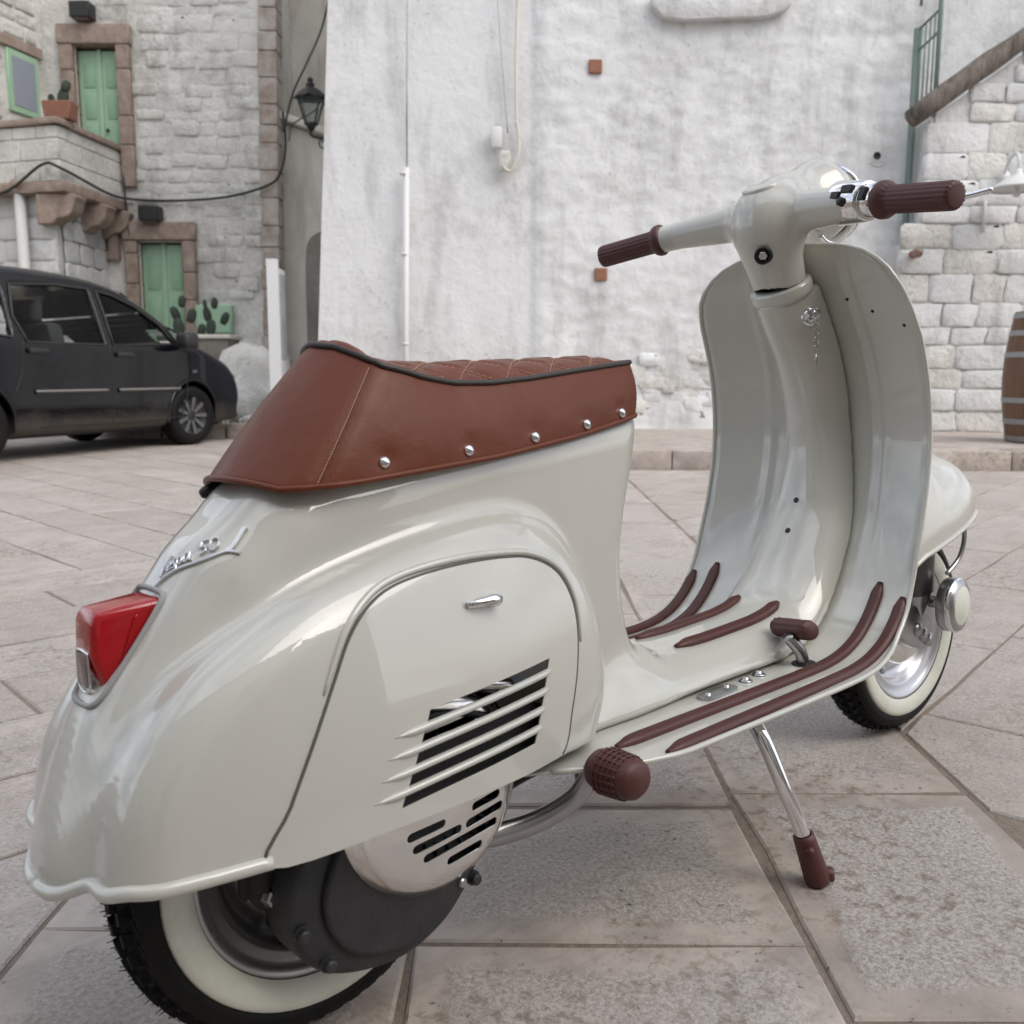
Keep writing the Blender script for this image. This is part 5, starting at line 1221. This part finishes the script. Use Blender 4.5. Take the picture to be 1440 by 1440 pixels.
V,F = revolve([(0,.017),(.03,.012),(.05,.022),(.094,.022),(.094,.05)],FC,(0,1,0),48); obj('flywheel', V, F, 'cavity', fan)
fb = MB()
for k in range(28):
    a = 2*math.pi*k/28; ca,sa = math.cos(a),math.sin(a); e = np.array((ca,0,sa)); t = np.array((-sa,0,ca))*.0012
    q = [FC+e*.055-t+(0,.022,0),FC+e*.055+t+(0,.022,0),FC+e*.092+t*1.2+(0,.022,0),FC+e*.092-t+(0,.022,0)]; q += [p+np.array((0,-.012,0)) for p in q]
    fb.add(q,[(0,1,5,4),(1,2,6,5),(2,3,7,6),(3,0,4,7),(4,5,6,7)])
fb.build('fan_blades','engine_black',fan)
CASE = spline([(-.060,.205),(-.070,.168),(-.060,.130),(-.034,.100),(.008,.084),(.055,.080),(.094,.092),(.122,.112),(.150,.150),(.155,.215),(.11,.27),(.02,.275),(-.035,.245)],5,True)
V,F = extrude_poly([tuple(p) for p in CASE],-.098,-.046); case = bevel_obj('crank_case', V, F, 'engine_black', scooter, .009, 3)
V,F = extrude_poly([(.08+(x-.08)*.78,.16+(z-.16)*.80) for x,z in CASE],-.106,-.09); bevel_obj('case_cover', V, F, 'engine_black', case, .005, 3)
def bolt(p, r=.0075, mat='engine_black', nm='case_bolt', axis=(0,-1,0), par=None, hexa=True):
    m = MB(); m.add(*revolve([(r*1.35,0),(r*1.35,.003),(r,.003),(r,.009),(r*.7,.0105),(0,.0105)],p,axis,6 if hexa else 20)); return m.build(nm,mat,par or case)
for p in ((-.052,-.098,.215),(-.058,-.098,.150),(-.034,-.098,.112),(.136,-.098,.132)): bolt(p,.0058,hexa=False)
bolt((-.066,-.060,.175),.0085,'steel','shock_bolt',par=case)
bolt((.117,-.099,.136),.005,'steel','cover_screw',hexa=False)
m = MB(); m.add(*tube([(-.066,-.056,.175),(-.066,-.050,.175)],.016,20)); m.add(*tube([(-.066,-.045,.180),(-.058,-.045,.28),(-.05,-.045,.40)],.022,16)); m.build('shock_absorber','black',scooter,True)
m = MB(); m.add(*box(-.09,-.045,-.055,-.045,.175,.26)); m.build('shock_bracket','black',case)
bevel_obj('cylinder', *box(.02,.20,-.095,-.02,.30,.40),'engine_black',case,.012,2)
for k in range(5): bevel_obj('cylinder_fin', *box(.06+k*.024,.066+k*.024,-.115,-.02,.29,.385),'engine_black',case,.002,1)
m = MB(); m.add(*tube(spline([(.02,-.125,.36),(.06,-.13,.365),(.12,-.13,.345),(.17,-.125,.33)],8),.008,10)); m.build('intake_pipe','aluminium',scooter,True)
m = MB(); m.add(*box(-.02,.09,-.118,-.104,.335,.365)); m.build('carburettor_cover','aluminium',scooter)
m = MB(); m.add(*tube(spline([(.0,-.128,.30),(.05,-.132,.325),(.11,-.131,.318),(.17,-.126,.29)],8),.0035,8)); m.build('control_cable','black',scooter,True)
V,F = extrude_poly([(-.035,.2495),(.215,.2495),(.225,.300),(.19,.312),(.09,.308),(-.01,.300)],-.1405,-.1375); obj('slot_shade_plate', V, F, 'engine_black', scooter, False)  # black plate added behind the lower louvre slots, stands in for the shade inside
# kick-start
kp = spline([(.115,-.080,.172),(.165,-.100,.168),(.205,-.128,.180),(.232,-.155,.205),(.238,-.172,.235),(.237,-.185,.243)],6)
kick = obj('kick_starter', *tube(kp,np.linspace(.0125,.0095,len(kp)),12), 'steel', scooter)
prof = [(0,-.002),(.014,-.002),(.021,.005),(.0242,.015),(.0247,.020),(.0232,.045),(.0208,.055),(.016,.0595),(0,.0605)]
V,F = revolve(prof,(.237,-.178,.2425),(0,-1,0),40); V = np.array(V); V[:,2] = .2425+(V[:,2]-.2425)*.92; rub = obj('kick_rubber', V, F, 'brown_rubber', kick)
for k in range(5):
    h = .019+k*.0064; r_ = np.interp(h,[.015,.020,.045,.055],[.0242,.0247,.0232,.0208]); ang = np.linspace(0,2*math.pi,41)[:-1]
    obj('rubber_rib', *tube([(.237+(r_+.0005)*math.cos(a),-.178-h,.2425+.92*(r_+.0005)*math.sin(a)) for a in ang],.0011,6,False,True), 'brown_rubber', rub)
for k in range(20):
    a = 2*math.pi*k/20; obj('rubber_rib', *tube([(.237+(r_+.0005)*math.cos(a),-.178-h,.2425+.92*(r_+.0005)*math.sin(a)) for h,r_ in ((.016,.0245),(.030,.0241),(.047,.0230))],.0011,6), 'brown_rubber', rub)
# under-floor cables
for pts,r_ in (([(.13,-.10,.20),(.20,-.10,.215),(.27,-.10,.222),(.34,-.09,.226)],.0042),([(.13,-.07,.17),(.17,-.08,.19),(.21,-.09,.222)],.0075),([(.12,-.06,.185),(.19,-.06,.20),(.28,-.06,.215)],.004)):
    obj('under_cable', *tube(spline(pts,7),r_,8), 'black', scooter)
V,F = extrude_poly([(.13,.236),(.20,.228),(.40,.220),(.60,.222),(.60,.234),(.2,.236)],-.05,.05); obj('floor_brace', V, F, 'black', scooter, False)
# stand
for sg in (-1,1):
    fz = -.0108*sg*-1 if sg<0 else .0108
    foot = np.array((.612,sg*.208,-.011 if sg<0 else .0110))
    pts = spline([(.572,sg*.07,.222),(.570,sg*.105,.217),(.566,sg*.136,.203),(.566,sg*.158,.176),(.574,sg*.176,.130),(.590,sg*.191,.075),foot+(-.006,-sg*.006,.028)],7)
    std = obj('stand_leg', *tube(pts,.0098,16), 'chrome', scooter)
    b0 = foot+np.array((-.017,-sg*.013,.068)); d = (foot-b0); d /= np.linalg.norm(d); Lf_ = np.linalg.norm(foot-b0)
    V,F = revolve([(.0105,0),(.0135,.001),(.0140,.008),(.0150,.030),(.0165,Lf_-.012),(.0160,Lf_-.005),(.012,Lf_-.001),(0,Lf_)],b0,d,24); ft = obj('rubber_foot', V, F, 'brown_rubber', std)
    for q,r_ in ((b0+d*.016+np.array((-.011,-.011,0)),.0052),(foot+np.array((.010,-.009,.013)),.0095)):
        m = MB(); m.add(*revolve([(r_,-.006),(r_,.003),(r_*.75,.0055),(0,.006)],q,(.45,-.85,.1) if r_>.006 else (-.7,-.7,0),16)); m.build('foot_knob','brown_rubber',ft,True)
m = MB(); m.add(*tube([(.572,-.075,.222),(.572,.075,.222)],.011,12)); m.build('stand_shaft','steel',scooter,True)
# ---- steering head
def make_headset():
    h = .0030; xs = np.arange(.72,1.01,h); ys = np.arange(-.185,.187,h); zs = np.arange(.77,.995,h)
    p = np.meshgrid(xs,ys,zs,indexing='ij'); ay = np.abs(p[1]); pm = [p[0],ay,p[2]]
    hub = round_cone(p,(.815,0,.878),(.840,0,.886),.036,.040)
    bowl = round_cone(p,(.800,0,.888),(.925,0,.909),.022,.0625); bowl = rmax(bowl, (p[0]-.968)+.10*(p[2]-.90), .004)
    f = smin(hub,bowl,.045)
    f = smin(f, round_cone(pm,(.828,.02,.880),(.8035,.172,.8705),.032,.0205), .030)
    f = rmax(f, ay-.176, .002)
    nk = round_cone(p,tuple(NECK+AXD*.002),tuple(NECK+AXD*.080),.0395,.047); f = smin(f,nk,.032)
    f = np.maximum(f, -((p[0]-NECK[0])*AXD[0]+(p[2]-NECK[2])*AXD[2]-.0008))
    V,F,N = surf_nets(f,(xs[0],ys[0],zs[0]),h); return obj('handlebar_housing', steer(V), F, 'paint', scooter, True, N@SM.T)
head = make_headset()
def st_tube(pts,r_,name,mat,par=head,seg=16,n=6): return obj(name, *(lambda q:(steer(q[0]),q[1]))(tube(spline(pts,n),r_,seg)), mat, par)
bowl_c = np.array((.966,0,.9085)); V,F = revolve([(.050,-.003),(.0605,-.003),(.0625,.0),(.0615,.004),(.058,.006),(.054,.006)],bowl_c,(1,0,.10),56); obj('headlight_rim', steer(V), F, 'chrome', head)
V,F = revolve([(.056,.004),(.048,.010),(.03,.014),(0,.016)],bowl_c,(1,0,.10),40); obj('headlight_lens', steer(V), F, 'clear_lens', head)
# blank plate behind the headlight
pb = [];
for a in np.linspace(0,2*math.pi,25)[:-1]: pb.append((.792+.030*math.cos(a),.027*math.sin(a)))
V = []
cc_ = np.array((.792,0,.9275)); 
V,F = revolve([(.0275,-.006),(.0275,.0005),(.0262,.0022),(.012,.0042),(0,.0045)],(.795,0,.9170),(-.40,0,.92),40); obj('speedometer_blank', steer(V), F, 'paint', head)
nb_ = NECK+AXD*.052; bd = np.array((-.82,-.36,-.2)); bd/=np.linalg.norm(bd); nb_ = nb_+bd*.0125
V,F = revolve([(.0125,-.014),(.0125,.0035),(.0105,.0040),(.0102,.001),(0,.001)],nb_+bd*.0395,bd,28); obj('bolt_recess', steer(V), F, 'black', head)
V,F = revolve([(.0068,0),(.0068,.0045),(.0055,.006),(0,.006)],nb_+bd*.0395,bd,6); obj('clamp_bolt', steer(V), F, 'chrome', head, False)
GE = np.array((.7696,.305,.8516)); GI = np.array((.7955,.195,.8672)); gd = GE-GI; gl = np.linalg.norm(gd); gd /= gl
def grip(sg):
    a = GI*[1,sg,1]; d = gd*[1,sg,1]; b = basis(d)
    prof = [(.013,-.006),(.0225,-.0055),(.0248,-.002),(.0248,.004),(.0225,.009),(.0182,.013),(.0176,.02),(.0176,gl-.006),(.0166,gl-.001),(.013,gl),(0,gl)]
    n2 = []
    for (p0,p1) in zip(prof[:-1],prof[1:]):
        n2.append(p0)
    n2.append(prof[-1]); V,F = revolve(n2,a,d,72); V = np.array(V); rel = V-a; h_ = rel@d; rad = rel-np.outer(h_,d); rl = np.linalg.norm(rad,axis=1)
    an = np.arctan2(rad@b[2],rad@b[1]); k = np.where((h_>.012)&(h_<gl+.0)&(rl>.015),1+.035*np.sign(np.sin(an*18)),1); V = a+np.outer(h_,d)+rad*k[:,None]
    obj('grip', steer(V), F, 'brown_rubber', head)
grip(1); grip(-1)
aL = np.array((.8035,.172,.8705)); st_tube([aL+(.001,-.004,0),GI+(0,-.001,0)],[.0208]*6+[.0196],'grip_tube','paint',seg=32)
V,F = revolve([(.0205,-.0012),(.0216,-.0008),(.0216,.0008),(.0205,.0012)],np.array((.812,.125,.8745)),gd,40); obj('tube_joint', steer(V), F, 'paint', head)
aR = np.array((.8035,-.172,.8705)); aI = GI*[1,-1,1]
# chrome switch block and clutch clamp on the right-hand bar
d_ = (aI-aR); d_ /= np.linalg.norm(d_); ub = aR-d_*.060
V,F = revolve([(.0270,-.0005),(.0302,0),(.0304,.003),(.0268,.054),(.0255,.057),(.0205,.0575)],ub,d_,40); sw = obj('switch_housing', steer(V), F, 'chrome', head)
V,F = revolve([(.019,0),(.0222,.001),(.0228,.006),(.0225,.022),(.019,.024)],ub+d_*.059,d_,40); obj('bar_clamp', steer(V), F, 'chrome', head)
bb = basis(d_); vdir = np.array((-.80,-.60,.03)); vdir -= d_*(vdir@d_); vdir/=np.linalg.norm(vdir); wdir = np.cross(d_,vdir)
if wdir[2]<0: wdir=-wdir
def sw_box(h,u,w_,hh,dd,nm,mat='black'):
    c_ = ub+d_*h+vdir*(.0298-h*.075)+wdir*u; q=[]
    for s3 in (-1,1):
        for (s1,s2) in ((-1,-1),(1,-1),(1,1),(-1,1)): q.append(c_+d_*s1*w_+wdir*s2*hh+vdir*s3*dd)
    bevel_obj(nm, steer(q), [(0,1,2,3),(7,6,5,4),(0,4,5,1),(1,5,6,2),(2,6,7,3),(3,7,4,0)], mat, sw, .0008, 1)
sw_box(.040,.0085,.0105,.0052,.0035,'switch_button'); sw_box(.021,.0005,.0080,.0048,.0035,'switch_button'); sw_box(.071,.0015,.0055,.0085,.0035,'switch_button')
c_ = ub+d_*.036-wdir*.0085+vdir*.0255; V,F = revolve([(.0062,-.002),(.0058,.006),(.0045,.0075),(0,.0078)],c_,vdir,18); obj('horn_button', steer(V), F, 'black', sw)
for sg in (-1,1):
    p0 = np.array((.845,sg*.15,.868)); lv = [p0,(.862,sg*.20,.868),(.862,sg*.25,.8660),(.853,sg*.285,.8655),(.846,sg*.312,.8665)]
    V,F = tube(spline(lv,8),np.interp(np.linspace(0,1,33),[0,.3,.8,.93,1],[.0075,.006,.0042,.0052,.002]),10); obj('brake_lever' if sg<0 else 'clutch_lever', steer(V), F, 'chrome', head)
st_tube([(.905,-.030,.853),(.915,-.032,.846),(.935,-.034,.843)],.004,'light_screw','chrome')
# ---- front fork and mudguard
fk = NECK-AXD*.02; 
st_tube([tuple(NECK-AXD*.28),tuple(NECK-AXD*.36),(1.06,-.030,.42),(1.085,-.062,.355),(1.10,-.075,.30)],.020,'front_fork','steel',scooter,14)
V,F = revolve([(.0,-.005),(.030,-.004),(.034,0),(.037,.06),(.037,.090),(.034,.096),(0,.096)],(1.180,-.050,.268),(-.12,0,1),32); susp = obj('suspension_cover', steer(V), F, 'dark_steel', scooter)
V,F = revolve([(.018,-.05),(.022,-.035),(.027,-.02),(.030,-.006),(.030,0)],(1.180,-.050,.268),(-.12,0,1),24); obj('suspension_lower', steer(V), F, 'steel', susp)
V,F = extrude_poly(spline([(1.10,.22),(1.14,.245),(1.19,.235),(1.225,.205),(1.21,.165),(1.17,.165),(1.12,.185)],4,True),-.070,-.046); fl_ = bevel_obj('fork_link', V, F, 'steel', scooter, .005, 2)
V,F = revolve([(.045,0),(.047,.004),(.047,.020),(.0445,.026),(.030,.030),(0,.031)],(1.210,-.094,.246),(.10,-1,.02),44)
ref = obj('side_reflector', steer(V), F, 'steel', scooter)
V,F = revolve([(.0475,.016),(.0485,.019),(.0475,.023),(.040,.0262),(.039,.024)],(1.210,-.094,.246),(.10,-1,.02),44); obj('reflector_rim', steer(V), F, 'chrome', ref)
V,F = revolve([(.040,.0258),(.030,.031),(0,.033)],(1.210,-.094,.246),(.10,-1,.02),44); obj('reflector_lens', steer(V), F, 'whitewall', ref)
V,F = tube([(1.210,-.05,.246),(1.210,-.095,.246)],.011,12); obj('reflector_stalk', steer(V), F, 'steel', ref)
st_tube([(1.285,-.060,.375),(1.318,-.066,.372),(1.328,-.066,.345),(1.315,-.064,.310),(1.280,-.060,.285)],.0042,'brake_cable','steel',scooter,10,7)
for k in range(3):
    V,F = revolve([(.012,-.003),(.012,.003),(0,.004)],(1.165+.02*k,-.071,.20-.012*k),(0,-1,0),14); obj('link_bolt', V, F, 'steel', fl_)
V,F = revolve([(0,.046),(.028,.045),(.045,.040),(.062,.030),(.066,.012)],(1.2,0,WR),(0,-1,0),40); obj('brake_drum', steer(V), F, 'aluminium', fwheel)
# mudguard
nu_,nv_ = 60,28; V=[];F=[]
for i in range(nu_+1):
    u = math.pi*(i/nu_)*.93+.0; x = 1.205+(.176 if u<math.pi/2 else .225)*math.cos(u); s_ = math.sin(u)
    hw_ = .100*max(s_,1e-4)**.55; ze = np.interp(x,[.98,1.05,1.13,1.25,1.33,1.40],[.26,.30,.340,.372,.392,.404]); hh = (.495-.375)*max(s_,1e-4)**.75*(1.08 if x>1.2 else 1.18)
    for j in range(nv_+1):
        v = -math.pi/2+math.pi*j/nv_; V.append((x+.006*math.cos(v)*0, hw_*math.sin(v), ze+hh*math.cos(v)**.9))
for i in range(nu_):
    for j in range(nv_): a=i*(nv_+1)+j; F.append((a,a+1,a+nv_+2,a+nv_+1))
Vm = np.array(V); mud = obj('front_mudguard', steer(Vm), F, 'paint', scooter)
G_ = Vm.reshape(nu_+1,nv_+1,3); rim_ = np.vstack([G_[::-1,0],G_[1:,-1]]); obj('mudguard_rim', *tube(steer(rim_),.0045,8), 'paint', mud)
top_ = G_[2:44,nv_//2]+np.array((0,0,.002)); obj('mudguard_crest', *tube(steer(top_),.0035,8), 'paint', mud)
